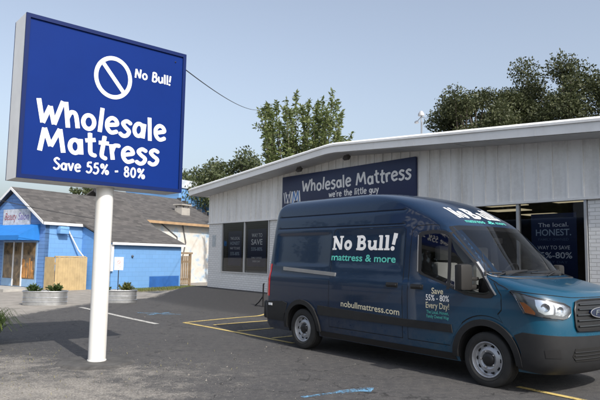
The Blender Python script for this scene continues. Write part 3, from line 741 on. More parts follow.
def groundmat():
    m, n, l, b = newmat('asphalt_lot'); co = coords(n)
    def attr(nm): a = n.new('ShaderNodeAttribute'); a.attribute_name = nm; return a.outputs['Fac']
    fine = noise(n, l, co, 95, 3, .75); mid = noise(n, l, co, 2.3, 6, .65); big = noise(n, l, co, .35, 3, .5)
    asp = ramp(n, l, fine, [(.30, (.026, .026, .028)), (.5, (.055, .054, .056)), (.66, (.095, .093, .092)), (.78, (.20, .195, .185))])
    asp = mixc(n, l, mth(n, l, 'MULTIPLY', ramp(n, l, mid, [(.45, (0, 0, 0)), (.7, (1, 1, 1))]), .45), asp, (.085, .080, .076))
    asp = mixc(n, l, mth(n, l, 'MULTIPLY', ramp(n, l, big, [(.42, (0, 0, 0)), (.62, (1, 1, 1))]), .35), asp, (.040, .040, .043))
    sp_ = noise(n, l, co, 9, 9, .82); asp = mixc(n, l, mth(n, l, 'MULTIPLY', ramp(n, l, sp_, [(.46, (0, 0, 0)), (.66, (1, 1, 1))]), .5), asp, (.125, .120, .112))
    asp = mixc(n, l, mth(n, l, 'MULTIPLY', ramp(n, l, sp_, [(.30, (1, 1, 1)), (.45, (0, 0, 0))]), .5), asp, (.024, .024, .026))
    # hairline cracks and tar repairs
    vo = n.new('ShaderNodeTexVoronoi'); vo.feature = 'DISTANCE_TO_EDGE'; vo.inputs['Scale'].default_value = .55
    wob = n.new('ShaderNodeVectorMath'); wob.operation = 'ADD'; nzv = n.new('ShaderNodeTexNoise'); nzv.inputs['Scale'].default_value = 2.0; nzv.inputs['Detail'].default_value = 5; l.new(co, nzv.inputs['Vector'])
    l.new(co, wob.inputs[0]); l.new(nzv.outputs['Color'], wob.inputs[1]); l.new(wob.outputs[0], vo.inputs['Vector'])
    crack = mth(n, l, 'LESS_THAN', vo.outputs['Distance'], .006)
    asp = mixc(n, l, mth(n, l, 'MULTIPLY', crack, .65), asp, (.014, .014, .015))
    fresh = ramp(n, l, fine, [(.3, (.020, .020, .022)), (.7, (.060, .059, .060))]); asp = mixc(n, l, attr('fresh'), asp, fresh)
    sn0 = noise(n, l, co, 4.0, 9, .78)
    # pale crushed concrete and dust of the next lot
    pal = ramp(n, l, mid, [(.3, (.20, .185, .165)), (.55, (.30, .28, .25)), (.75, (.38, .355, .315))]); pal = mixc(n, l, mth(n, l, 'MULTIPLY', fine, .45), pal, (.16, .15, .14))
    pm = mth(n, l, 'ADD', attr('pale'), mth(n, l, 'MULTIPLY', mth(n, l, 'SUBTRACT', sn0, .5), 1.8)); pm = ramp(n, l, pm, [(.34, (0, 0, 0)), (.66, (1, 1, 1))])
    col = mixc(n, l, pm, asp, pal)
    # sand drifted over the asphalt
    sn = mth(n, l, 'ADD', mth(n, l, 'MULTIPLY', noise(n, l, co, 3.2, 8, .74), .52), mth(n, l, 'MULTIPLY', noise(n, l, co, 42, 6, .85), .48)); sand = ramp(n, l, noise(n, l, co, 40, 4, .7), [(.3, (.12, .11, .10)), (.5, (.27, .25, .22)), (.72, (.50, .47, .42))])
    sm = mth(n, l, 'ADD', mth(n, l, 'MULTIPLY', attr('dirt'), .72), mth(n, l, 'MULTIPLY', mth(n, l, 'SUBTRACT', sn, .5), 2.4)); sm = ramp(n, l, sm, [(.36, (0, 0, 0)), (.60, (.6, .6, .6)), (.85, (1, 1, 1))])
    col = mixc(n, l, mth(n, l, 'MULTIPLY', sm, .9), col, sand)
    # loose chips and small stones
    for sc, lim, keep in ((55, .17, .80), (24, .13, .86)):
        vc = n.new('ShaderNodeTexVoronoi'); vc.inputs['Scale'].default_value = sc; l.new(co, vc.inputs['Vector']); sv = n.new('ShaderNodeSeparateXYZ'); l.new(vc.outputs['Color'], sv.inputs[0])
        chip = mth(n, l, 'MULTIPLY', mth(n, l, 'LESS_THAN', vc.outputs['Distance'], lim), mth(n, l, 'GREATER_THAN', mth(n, l, 'ADD', sv.outputs[0], mth(n, l, 'MULTIPLY', attr('dirt'), .40)), keep + .11))
        col = mixc(n, l, mth(n, l, 'MULTIPLY', chip, .8), col, (.42, .40, .36))
    l.new(col, b.inputs['Base Color']); b.inputs['Roughness'].default_value = .88; b.inputs['Specular IOR Level'].default_value = .35
    bump(n, l, b, mth(n, l, 'ADD', fine, mth(n, l, 'MULTIPLY', mid, 1.5)), .5, .012)
    return m
tag(link('ground', me, groundmat(), None, 60), kind='structure')
def paintmat(name, c, wear=.5):
    m, n, l, b = newmat(name); co = coords(n)
    f = noise(n, l, co, 30, 6, .75); g = noise(n, l, co, 2.5, 4)
    k = mth(n, l, 'ADD', mth(n, l, 'MULTIPLY', f, .7), mth(n, l, 'MULTIPLY', g, .5))
    al = ramp(n, l, k, [(wear - .08, (0, 0, 0)), (wear + .08, (1, 1, 1))])
    b.inputs['Base Color'].default_value = (*c, 1); b.inputs['Roughness'].default_value = .7; l.new(al, b.inputs['Alpha'])
    return m
M_yel = paintmat('yellow_road_paint', (.55, .42, .15), .50); M_wht = paintmat('white_road_paint', (.46, .45, .42), .545); M_blu = paintmat('blue_spray_paint', (.16, .36, .56), .63)
def road_line(b, p, q, w, n=24):
    p, q = Vector(p), Vector(q); t = (q - p).normalized(); s = Vector((-t.y, t.x, 0)) * w / 2; vs = []; fs = []
    for i in range(n + 1):
        c = p.lerp(q, i / n)
        for k in (-1, 1): d = c + s * k; vs.append((d.x, d.y, gz(d.x, d.y) + b))
        if i: fs.append((2 * i - 2, 2 * i - 1, 2 * i + 1, 2 * i))
    return vs, fs
def lines(name, segs, m, h0=.006):
    b = MB()
    for i, (p, q, w) in enumerate(segs): b.add(*road_line(h0 + i * .0006, p, q, w))
    return tag(b.build(name, m), kind='structure')
A_, B_, C_ = un(-12.9, 6.66), un(-13.4, 9.4), un(-3.0, 6.93)
lines('parking_bay_marking', [(A_, B_, .11), (A_, un(-8.95, 6.90), .10), (un(-4.35, 6.94), C_, .10), (un(-12.1, 7.0), un(-12.25, 8.95), .09), (un(-10.9, 6.9), un(-11.05, 8.95), .09), (un(-9.7, 6.95), un(-9.85, 8.95), .09)], M_yel)
lines('parking_line', [(un(-17.9, 5.86), un(-13.0, 6.03), .13)], M_wht)
lines('spray_mark', [(un(-5.47, 4.35), un(-5.36, 5.1), .07), (un(-5.40, 4.85), un(-5.32, 5.3), .15), (un(-5.22, 5.12), un(-5.36, 5.32), .12)], M_blu)
lines('spray_mark', [(un(-15.7, 6.7), un(-14.7, 7.5), .12), (un(-15.4, 7.5), un(-15.0, 6.7), .10), (un(-15.6, 7.1), un(-14.6, 7.1), .08)], M_blu)

# ================================================================== mattress shop
M_side = stainmat('white_siding', (.82, .815, .80), (.46, .44, .40), .5, 2.5, .25, .75)
M_fascia = stainmat('white_fascia_metal', (.80, .80, .79), (.55, .53, .50), .4, 1.6, .8, .45)
M_brick = brickmat('white_painted_brick', (.74, .74, .73), (.80, .80, .79), (.50, .50, .49), .21, .072)
M_alu = mat('window_aluminium', (.50, .51, .52), .35, .4, vary=.08)
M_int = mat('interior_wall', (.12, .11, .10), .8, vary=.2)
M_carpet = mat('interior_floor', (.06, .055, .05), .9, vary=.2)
M_shopglass = glassmat('shop_glass', .85)
M_navy = mat('navy_sign_face', (.009, .020, .075), .45, vary=.08, scale=2)
M_ltext = mat('sign_white_letters', (.74, .74, .74), .45, vary=.04)
shop_o = un(0, 11.0)
shop = empty('mattress_shop', (shop_o.x, shop_o.y, 0), YAW, 'low white storefront with vertical siding over painted brick and a shallow gabled roof', 'shop building')
ZG, ZT = .40, 2.80       # ground at the wall, head of the windows
UL, UR, UB = -19.55, -4.25, 15.0
def roofz(u): return 4.66 - .075 * abs(u + 11.9)
bw = MB()
bw.box((UL, 0, ZG - .6), (-18.62, .22, ZT)); bw.box((-18.62, .002, ZG - .6), (-15.62, .22, 1.0)); bw.box((-15.62, 0, ZG - .6), (-12.0, .22, ZT)); bw.box((-12.0, .002, ZG - .6), (-5.38, .22, .72))
bw.build('brick_wall', M_brick, shop)
b = MB(); b.box((-5.38, 0, ZG - .6), (UR, .22, ZT)); b.build('brick_pillar', M_brick, shop)
b = MB(); b.box((UL, .22, ZG - .6), (UL + .2, UB, 4.0)); b.box((UR - .2, .22, ZG - .6), (UR, UB, 4.0)); b.box((UL + .2, UB - .2, ZG - .6), (UR - .2, UB, 4.0)); b.build('side_wall', M_brick, shop)
# siding: flat sheet following the roof slope with standing ribs
b = MB(); top = lambda u: roofz(u) - .27
b.prism([(UL, -.03, ZT), (UR, -.03, ZT), (UR, -.03, top(UR)), (-11.9, -.03, top(-11.9)), (UL, -.03, top(UL))], (0, .24, 0))
u = UL + .08
while u < UR:
    b.prism([(u - .02, -.030, 0), (u - .012, -.052, 0), (u + .012, -.052, 0), (u + .02, -.030, 0)], (0, 0, 0), None) if False else b.box((u - .016, -.05, ZT - .015), (u + .016, -.0301, top(u) - .01)); u += .305
b.build('siding', M_side, shop)
b = MB(); b.box((UL - .01, -.06, ZT - .045), (UR + .01, .0, ZT)); b.build('siding_drip_edge', M_fascia, shop)
# roof: thick white slab with a bevelled drip edge
b = MB(); OV = -.72
def prof(u): z = roofz(u); return [(u, OV, z - .27), (u, OV - .0, z - .10), (u, OV - .03, z - .095), (u, OV - .03, z - .05), (u, OV + .05, z), (u, UB + .3, z), (u, UB + .3, z - .27)]
us = [-19.88, -16, -12.6, -12.1, -11.9, -11.7, -11.2, -8, -3.85]
P0 = [prof(u) for u in us]; k = len(P0[0]); vs = [p for r in P0 for p in r]
# soften the ridge
vs = [(a, c, d - (.012 if abs(a + 11.9) < .05 else .0)) for a, c, d in vs]
fs = [(i * k + j, i * k + (j + 1) % k, (i + 1) * k + (j + 1) % k, (i + 1) * k + j) for i in range(len(us) - 1) for j in range(k)] + [tuple(range(k)), tuple(range((len(us) - 1) * k, len(us) * k))[::-1]]
b.add(vs, fs)
for u in (-17.2, -14.2, -9.0, -6.0): b.box((u - .012, OV - .004, roofz(u) - .262), (u + .012, OV - .0, roofz(u) - .104))
rf = b.build('roof', M_fascia, shop)
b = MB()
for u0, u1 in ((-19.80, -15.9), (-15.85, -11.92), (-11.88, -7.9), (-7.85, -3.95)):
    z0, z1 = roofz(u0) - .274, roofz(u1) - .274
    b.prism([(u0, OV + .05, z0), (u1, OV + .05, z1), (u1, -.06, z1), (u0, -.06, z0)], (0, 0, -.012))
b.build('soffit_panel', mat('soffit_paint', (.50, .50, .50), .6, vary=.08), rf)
# windows
def window(u0, u1, z0, z1, mulls):
    b = MB(); t = .05
    b.box((u0, -.02, z0), (u1, .06, z0 + t)); b.box((u0, -.02, z1 - t), (u1, .06, z1)); b.box((u0, -.021, z0 + t), (u0 + t, .061, z1 - t)); b.box((u1 - t, -.021, z0 + t), (u1, .061, z1 - t))
    for u in mulls: b.box((u - t * .6, -.022, z0 + t), (u + t * .6, .062, z1 - t))
    w = b.build('window', M_alu, shop)
    b = MB(); e = [u0 + t] + list(mulls) + [u1 - t]
    for a, c in zip(e, e[1:]): b.add([(a, .02, z0 + t), (c, .02, z0 + t), (c, .02, z1 - t), (a, .02, z1 - t)], [(0, 1, 2, 3)])
    b.build('pane', M_shopglass, w); return w
window(-18.6, -15.64, 1.0, ZT, [-17.1])
window(-12.0, -5.4, .72, ZT, [-10.2, -8.5, -6.82])
# room behind the glass
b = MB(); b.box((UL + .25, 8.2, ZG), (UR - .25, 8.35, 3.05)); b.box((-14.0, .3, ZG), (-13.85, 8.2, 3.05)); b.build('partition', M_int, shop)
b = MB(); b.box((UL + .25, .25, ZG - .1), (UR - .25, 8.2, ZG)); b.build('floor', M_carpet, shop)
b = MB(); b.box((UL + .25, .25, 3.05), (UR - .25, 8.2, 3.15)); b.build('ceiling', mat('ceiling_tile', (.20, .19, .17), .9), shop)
m_, n_, l_, b_ = newmat('fluorescent_panel'); b_.inputs['Emission Color'].default_value = (1, .86, .55, 1); b_.inputs['Emission Strength'].default_value = .30; b_.inputs['Base Color'].default_value = (.5, .45, .3, 1)
for u0, v0 in ((-9.5, 2.5), (-10.3, 4.0), (-10.4, 5.9), (-7.6, 2.5), (-7.7, 5.2)):
    b = MB(); b.box((u0, v0, 3.03), (u0 + 1.1, v0 + .55, 3.047)); b.build('ceiling_panel', m_, shop)
b = MB(); b.bbox((-18.3, .7, ZG), (-16.6, 2.6, ZG + .68), .08); tag(place(b.build('mattress', mat('mattress_ticking', (.62, .62, .62), .9, vary=.06), None, 40), (shop_o.x, shop_o.y, 0), YAW), 'pale mattress on display behind the posters in the small window', 'mattress')
b = MB(); b.bbox((-11.4, 1.6, ZG), (-9.6, 3.5, ZG + .6), .08); tag(place(b.build('mattress', MATS['mattress_ticking'], None, 40), (shop_o.x, shop_o.y, 0), YAW), 'pale mattress inside the wide dark shop window behind the van', 'mattress')
def shopthing(o, label, cat, group=None): return tag(place(o, (shop_o.x, shop_o.y, 0), YAW), label, cat, group)
# posters hanging behind the glass
def poster(u0, u1, z0, z1, label, rows, group='posters in the shop windows'):
    b = MB(); b.box((u0, .032, z0), (u1, .040, z1)); o = b.build('window_poster', M_navy); shopthing(o, label, 'poster', group)
    for txt, cu, z, h_, w_, m in rows:
        V, F, _ = font_tris(txt, h_, h_ * .12 if h_ > .06 else .003, w_, 'C')
        mapped('lettering', shift(V, cu, z), F, flatmap(.031), .0, m, o, False)
    return o
M_dimtxt = mat('poster_pale_print', (.42, .50, .58), .5, vary=.05)
poster(-18.2, -17.33, 1.26, 2.46, 'narrow navy poster with small white print, left of the two in the small window', [('THE LOCAL', -17.76, 2.16, .10, .62, M_white), ('HONEST', -17.76, 1.98, .12, .62, M_dimtxt), ('WAY TO SAVE', -17.76, 1.82, .09, .64, M_white), ('55%-80%', -17.76, 1.62, .12, .6, M_dimtxt)])
poster(-16.95, -15.86, 1.26, 2.50, 'navy poster reading WAY TO SAVE in large capitals in the small window', [('WAY TO', -16.4, 2.23, .13, .62, M_white), ('SAVE', -16.4, 1.98, .19, .66, M_white), ('55%-80%', -16.4, 1.78, .12, .66, M_dimtxt), ('FAMILY OWNED', -16.4, 1.52, .06, .6, M_white), ('EVERY DAY', -16.4, 1.40, .06, .45, M_white)])
poster(-6.55, -5.62, 1.10, 2.53, 'navy poster reading The local HONEST WAY TO SAVE beside the brick pillar', [('The local.', -6.09, 2.27, .085, .62, M_white), ('HONEST.', -6.09, 2.10, .13, .72, M_dimtxt), ('FAMILY OWNED', -6.09, 2.00, .05, .62, mat('poster_dim_print', (.10, .15, .24), .5)), ('WAY TO SAVE', -6.09, 1.83, .075, .66, M_white), ('55%-80%', -6.09, 1.66, .12, .74, M_white), ('EVERY DAY', -6.09, 1.56, .05, .56, MATS['poster_dim_print']), ('WM', -6.05, 1.30, .08, .18, M_white)])
# shop sign over the windows
sg = empty('shop_sign', (shop_o.x, shop_o.y, 0), YAW, 'long navy fascia sign with white hand-drawn Wholesale Mattress lettering on the siding', 'shop sign')
b = MB(); b.bbox((-14.82, -.125, 3.10), (-9.44, -.056, 4.055), .008); b.build('panel', M_navy, sg, 30)
tr = text_tris('Wholesale Mattress', BRUSH, .335, .165, .9, 3, 4.28)
mapped('lettering', shift(tr[0], -13.82, 3.52), tr[1], flatmap(-.128), 0, M_ltext, sg, False)
tr = text_tris("we're the little guy", BRUSH, .165, .17, .5, 8, 1.95)
mapped('lettering', shift(tr[0], -12.6, 3.28), tr[1], flatmap(-.128), 0, M_ltext, sg, False)
WMF = {'W': (1.02, [('w.36', [(.05, .97), (.24, .05)]), ('w.36', [(.24, .05), (.48, .75)]), ('w.36', [(.48, .75), (.68, .05)]), ('w.36', [(.68, .05), (.92, 1.0)])]),
       'M': (1.05, [('w.36', [(.08, .0), (.2, .97)]), ('w.36', [(.2, .97), (.48, .2)]), ('w.36', [(.48, .2), (.80, .98)]), ('w.36', [(.80, .98), (.92, .0)])])}
tr = text_tris('WM', WMF, .36, .3, 0, 1, .80); mapped('logo_outline', shift(tr[0], -14.70, 3.22), tr[1], flatmap(-.128), 0, M_ltext, sg, False)
thin = {k: (a, [(kd.replace('.36', '.13'), p) for kd, p in st]) for k, (a, st) in WMF.items()}
for ch, du, mm in (('W', 0, mat('logo_navy', (.03, .05, .13), .5, vary=.3, scale=9)), ('M', .395, mat('logo_blue', (.06, .20, .50), .5, vary=.3, scale=9))):
    tr = text_tris(ch, thin, .36, .13, 0, 1, .385); mapped('logo_letter', shift(tr[0], -14.70 + du + .0, 3.22), tr[1], flatmap(-.1305), 0, mm, sg, False)
# lamps under the eave, roof lamp, wall notice, railing
def flood(u, z, label):
    o = empty('flood_lamp', un(u, 10.62, z), YAW, label, 'flood lamp', 'flood lamps under the eave')
    b = MB(); b.lathe([(.045, 0), (.045, .03), (.02, .035), (.02, .09)], 12, Matrix.Translation((0, 0, -.01))); b.build('mount', M_grey, o, 40)
    b = MB(); Mx = Matrix.Rotation(R(62), 4, 'X'); b.bbox((-.10, -.06, -.04), (.10, .06, .05), .015, Mx); b.build('lamp_head', mat('lamp_bronze', (.06, .055, .05), .5), o, 40)
flood(-11.6, roofz(-11.6) - .38, 'dark flood lamp under the eave near the roof ridge'); flood(-13.65, roofz(-13.65) - .38, 'small dark flood lamp under the eave above the left end of the shop sign')
o = empty('roof_lamp', un(-8.87, 10.42, roofz(-8.87)), YAW, 'white twin lamp on a thin post at the roof edge above the shop sign', 'roof lamp')
b = MB(); b.tube([(0, 0, 0), (0, 0, .44)], .012, 8); b.tube([(-.13, 0, .32), (.0, 0, .42), (.1, .02, .37)], .01, 6); b.tube([(.03, 0, .02), (.03, 0, .3)], .006, 6); b.build('post', M_grey, o, 40)
b = MB(); b.lathe([(.0, .0), (.075, .01), (.07, .06), (.03, .12), (0, .12)], 14, Matrix.Translation((.0, 0, .43))); b.lathe([(.0, 0), (.05, .01), (.045, .05), (0, .08)], 12, Matrix.Translation((-.14, 0, .28))); b.build('lamp_head', mat('lamp_white', (.42, .43, .45), .5), o, 40)
b = MB(); b.bbox((-19.27, -.012, 1.92), (-19.02, -.001, 2.34), .004); nb = b.build('wall_notice', mat('notice_grey', (.42, .46, .48), .5, vary=.25, scale=14)); shopthing(nb, 'small grey notice on the white brick left of the small window', 'notice')
b = MB()
zr = gz(*un(-14.9, 9.9).xy)
b.tube([(0, 0, 0), (0, 0, .62), (.03, .0, .66)], .022, 8); b.tube([(0, 0, .30), (-.18, -.02, .12), (-.34, -.03, .02), (-.36, -.03, .03)], .018, 8); b.tube([(-.02, 0, .01), (.25, .1, .01)], .018, 8)
tag(place(b.build('bike_rail', M_black, None, 40), un(-14.15, 9.78, gz(*un(-14.15, 9.78).xy)), YAW), 'thin black rail post standing behind the tail of the van', 'rail post')

# ================================================================== pole sign
M_pole = stainmat('white_pole_paint', (.68, .68, .66), (.48, .42, .34), .45, 5, .6, .5)
M_blue = mat('blue_sign_face', (.0012, .020, .150), .6, vary=.07, scale=1.0, spec=.12)
M_bluerim = mat('blue_sign_rim', (.0012, .012, .085), .5, spec=.2, vary=.06)
M_cab = mat('sign_cabinet_grey', (.80, .80, .785), .5, vary=.06)
ps = empty('pole_sign', (-2.94, 8.91, 0), R(41), 'big blue Wholesale Mattress sign on a white steel pole at the left', 'pole sign')
b = MB(); b.lathe([(.126, -.1), (.126, 2.66)], 40); b.build('pole', M_pole, ps, 40)
b = MB(); b.lathe([(.20, 0), (.20, .018), (.135, .02), (.135, .05), (.126, .052)], 32); b.build('base_flange', M_pole, ps, 40)
SX0, SX1, SZ0, SZ1, SY = -1.329, 1.155, 2.588, 4.865, .26
b = MB(); b.box((SX0, -SY + .03, SZ0), (SX1, SY - .03, SZ1)); b.build('cabinet', M_cab, ps)
for sg_ in (-1, 1):
    b = MB(); t = .055; y0, y1 = (-SY, -SY + .03) if sg_ < 0 else (SY - .03, SY)
    for a, c in (((SX0, y0, SZ0), (SX1, y1, SZ0 + t)), ((SX0, y0, SZ1 - t), (SX1, y1, SZ1)), ((SX0, y0, SZ0 + t), (SX0 + t, y1, SZ1 - t)), ((SX1 - t, y0, SZ0 + t), (SX1, y1, SZ1 - t))): b.box(a, c)
    b.build('rim', M_bluerim, ps)
    fy = -SY + .022 if sg_ < 0 else SY - .022
    b = MB(); b.box((SX0 + t, min(fy, fy - sg_ * .01), SZ0 + t), (SX1 - t, max(fy, fy - sg_ * .01), SZ1 - t)); face = b.build('sign_face', M_blue, ps)
    cxm = (SX0 + SX1) / 2
    fm = (lambda a, c, off: (a, fy - .003, c)) if sg_ < 0 else (lambda a, c, off: (2 * cxm - a, fy + .003, c))
    def put(nm, tr, x, z, m=M_white): mapped(nm, shift(tr[0], x, z), tr[1], fm, 0, m, face, False)
    put('lettering', text_tris('Wholesale', BRUSH, .345, .175, 1.0, 11, 1.98), -1.11, 3.37)
    put('lettering', text_tris('Mattress', BRUSH, .335, .175, 1.0, 5, 1.84), -1.07, 2.985)
    put('lettering', text_tris('Save 55% - 80%', BRUSH, .155, .17, .5, 2, 1.39), -.855, 2.755)
    put('lettering', text_tris('No Bull!', BRUSH, .145, .18, .6, 4, .63), .285, 4.30)
    # prohibition ring with its bar
    ring = [(-.055 + .265 * math.cos(2 * math.pi * i / 48), 4.222 + .295 * math.sin(2 * math.pi * i / 48)) for i in range(48)]
    pol = stroke_polys('C', ring, .062) + stroke_polys('L', [(-.235, 4.43), (.125, 4.015)], .062)
    put('prohibition_mark', union2d(pol), 0, 0)
# concrete collar round the pole foot
b = MB(); n_ = 40; rr_ = random.Random(3); rad = [.56 + rr_.uniform(-.035, .035) for _ in range(n_)]
vs = [(-2.94 + rad[i] * math.cos(2 * math.pi * i / n_), 8.91 + rad[i] * math.sin(2 * math.pi * i / n_), .004) for i in range(n_)] + [(-2.94 + (rad[i] - .05) * math.cos(2 * math.pi * i / n_), 8.91 + (rad[i] - .05) * math.sin(2 * math.pi * i / n_), .035) for i in range(n_)]
b.add(vs, [(i, (i + 1) % n_, n_ + (i + 1) % n_, n_ + i) for i in range(n_)] + [tuple(range(n_, 2 * n_))]); tag(b.build('footing_pad', mat('old_asphalt_collar', (.062, .06, .058), .9, vary=.45, scale=4, bmp=.5, bscale=60)), kind='structure')
# ================================================================== blue shop house, its wing, and the building behind
def shingle():
    m, n, l, b = newmat('roof_shingles'); t = n.new('ShaderNodeTexCoord'); sx = n.new('ShaderNodeSeparateXYZ'); l.new(t.outputs['Object'], sx.inputs[0]); cx = n.new('ShaderNodeCombineXYZ')
    l.new(sx.outputs[0], cx.inputs[0]); l.new(mth(n, l, 'MULTIPLY', sx.outputs[1], 1.15), cx.inputs[1])
    br = n.new('ShaderNodeTexBrick'); l.new(cx.outputs[0], br.inputs['Vector']); br.inputs['Scale'].default_value = 1; br.inputs['Brick Width'].default_value = .32; br.inputs['Row Height'].default_value = .15; br.inputs['Mortar Size'].default_value = .008
    br.inputs['Color1'].default_value = (.038, .036, .036, 1); br.inputs['Color2'].default_value = (.105, .098, .094, 1); br.inputs['Mortar'].default_value = (.05, .048, .048, 1)
    nz = noise(n, l, t.outputs['Object'], 3.0, 8, .75); l.new(mixc(n, l, mth(n, l, 'MULTIPLY', nz, .45), br.outputs['Color'], (.10, .095, .092)), b.inputs['Base Color']); b.inputs['Roughness'].default_value = .92
    bump(n, l, b, mth(n, l, 'ADD', mth(n, l, 'SUBTRACT', 1.0, br.outputs['Fac']), noise(n, l, t.outputs['Object'], 90)), .4, .02)
    return m
M_shin = shingle()
def blueblock(name, c, lo):
    return brickmat(name, c, tuple(x * 1.08 for x in c), tuple(x * .82 for x in c), .4, .2, .25, .6, .008, 'XZ', lo)
M_bluew = blueblock('blue_block_wall', (.12, .28, .55), (.20, .35, .56))
M_blueg = brickmat('blue_gable_siding', (.10, .22, .48), (.12, .25, .52), (.05, .12, .30), 3.0, .16, .4, .6, .012, 'YZ', (.16, .28, .50))
M_trim = mat('white_trim', (.66, .67, .68), .5, vary=.08)
house = empty('blue_house', HP, HA, 'bright blue gable-front shop with a grey shingle roof, blue awning and low wing', 'house')
g0 = -1.89
b = MB(); b.box((0, 0, -.3), (4.3, .2, 2.08)); b.box((g0, 2.0, -.3), (4.3, 2.2, 2.88)); b.box((4.1, .2, -.3), (4.3, 2.0, 2.08)); b.build('wall', M_bluew, house)
b = MB(); b.prism([(0, .2, -.3), (0, 2.0, -.3), (0, 2.0, 2.82), (0, .2, 2.10)], (.2, 0, 0)); b.build('wing_end_wall', brickmat('blue_block_end_wall', (.11, .28, .58), (.12, .30, .62), (.09, .23, .48), .4, .2, .25, .6, .008, 'YZ', (.16, .33, .60)), house)
b = MB(); b.tube([(.06, 1.09, 2.4), (.06, 1.09, 3.12), (.0, 1.02, 3.17)], .03, 8); b.build('service_mast', M_trim, house, 40)
b = MB(); b.prism([(g0 - .002, 2.0, -.3), (g0 - .002, 6.62, -.3), (g0 - .002, 6.62, 2.9), (g0 - .002, 4.31, 4.34), (g0 - .002, 2.0, 2.88)], (.2, 0, 0)); b.build('gable_wall', M_blueg, house)
b = MB(); b.box((g0 + .2, 6.42, -.3), (4.3, 6.62, 2.88)); b.prism([(4.3, 2.2, -.3), (4.3, 6.42, -.3), (4.3, 6.42, 2.9), (4.3, 4.31, 4.34), (4.3, 2.2, 2.9)], (-.2, 0, 0)); b.build('wall', M_bluew, house)
b = MB()
def slab(b, pts, t=.07): b.prism(pts, (0, 0, -t))
slab(b, [(g0 - .22, 1.86, 2.93), (.02, 1.86, 2.93), (.02, 4.31, 4.50), (g0 - .22, 4.31, 4.50)]); slab(b, [(.02, 1.86, 2.93), (4.42, 1.86, 2.93), (4.42, 4.31, 4.50), (.02, 4.31, 4.50)])
slab(b, [(g0 - .22, 4.312, 4.50), (4.42, 4.312, 4.50), (4.42, 6.8, 2.85), (g0 - .22, 6.8, 2.85)])
slab(b, [(-.14, -.16, 2.13), (4.42, -.16, 2.13), (4.42, 1.858, 2.93), (-.14, 1.858, 2.93)])
rf = b.build('roof', M_shin, house)
b = MB(); b.box((g0 - .2, 1.83, 2.78), (.0, 1.857, 2.90)); b.box((-.12, -.19, 1.99), (4.40, -.163, 2.10))
b.prism([(g0 - .245, 1.86, 2.80), (g0 - .245, 1.86, 2.925), (g0 - .245, 4.31, 4.495), (g0 - .245, 4.31, 4.37)], (.022, 0, 0)); b.prism([(g0 - .245, 6.8, 2.72), (g0 - .245, 6.8, 2.845), (g0 - .245, 4.312, 4.495), (g0 - .245, 4.312, 4.37)], (.022, 0, 0))
b.build('eave_trim', M_trim, rf)
b = MB(); b.tube([(-.9, 1.9, 2.75), (-.75, 1.93, 2.5), (-.35, 1.8, 1.75), (-.12, 1.7, 1.45), (-.12, 1.7, .05)], .035, 8); b.box((-.09, -.10, .85), (.03, -.004, 2.0)); b.build('downpipe', M_trim, house, 40)
b = MB(); b.bbox((-1.35, 1.72, 2.42), (-.9, 2.0, 2.74), .03); b.build('air_conditioner', mat('ac_blue', (.16, .34, .62), .5), house, 40)
b = MB(); b.box((2.25, -.004, .02), (4.2, .0, .58)); b.build('dark_wall_patch', mat('patch_blue', (.02, .10, .33), .6, vary=.15), house)  # rectangle of darker blue low on the wing's front wall
b = MB(); b.lathe([(.05, 0), (.06, .04), (.03, .09), (0, .1)], 12, Matrix.Translation((1.15, -.0, 1.5)) @ Matrix.Rotation(R(90), 4, 'X')); b.build('wall_tap', mat('dark_fitting', (.08, .10, .13), .5), house, 40)
# shopfront under the awning
b = MB(); b.box((g0 - .03, 2.45, .12), (g0 - .003, 4.95, 2.1)); fr = b.build('shopfront_frame', mat('frame_pale_blue', (.22, .36, .55), .5), house)
M_hglass = mat('shopfront_glass', (.035, .03, .028), .04, vary=.6, scale=2.5, spec=1.0, c2=(.16, .11, .06))
for m0, m1, z0 in ((2.55, 3.42, .45), (3.52, 4.06, .14), (4.15, 4.85, .45)):
    b = MB(); b.box((g0 - .036, m0, z0), (g0 - .031, m1, 2.02)); b.build('window_pane', M_hglass, fr)
b = MB(); b.box((g0 - .06, 3.44, .12), (g0 - .031, 3.51, 2.05)); b.build('door_post', M_trim, fr); b = MB(); b.box((g0 - .06, 4.07, .12), (g0 - .031, 4.14, 2.05)); b.build('door_post', M_trim, fr)
b = MB()
for i in range(7):
    y = 2.62 + i * .13 + .03 * math.sin(i * 5); hgt = .35 + .5 * abs(math.sin(i * 2.3)); b.box((g0 - .042, y, .5), (g0 - .037, y + .09, .5 + hgt))
b.build('window_goods', mat('orange_goods', (.42, .20, .06), .7, vary=.5, scale=4), fr)
# fabric awning
b = MB(); y0, y1 = 2.35, 6.3
b.prism([(g0 - .01, y0, 2.82), (g0 - 1.0, y0, 2.30), (g0 - 1.0, y0, 2.10), (g0 - .985, y0, 2.10), (g0 - .985, y0, 2.28), (g0 - .01, y0, 2.79)], (0, y1 - y0, 0))
for y in (y0, y1): b.prism([(g0 - .01, y, 2.79), (g0 - .98, y, 2.28), (g0 - .98, y, 2.11), (g0 - .01, y, 2.11)], (0, .012, 0))
aw = b.build('awning', mat('awning_fabric', (.012, .16, .50), .75, vary=.10, scale=3), house)
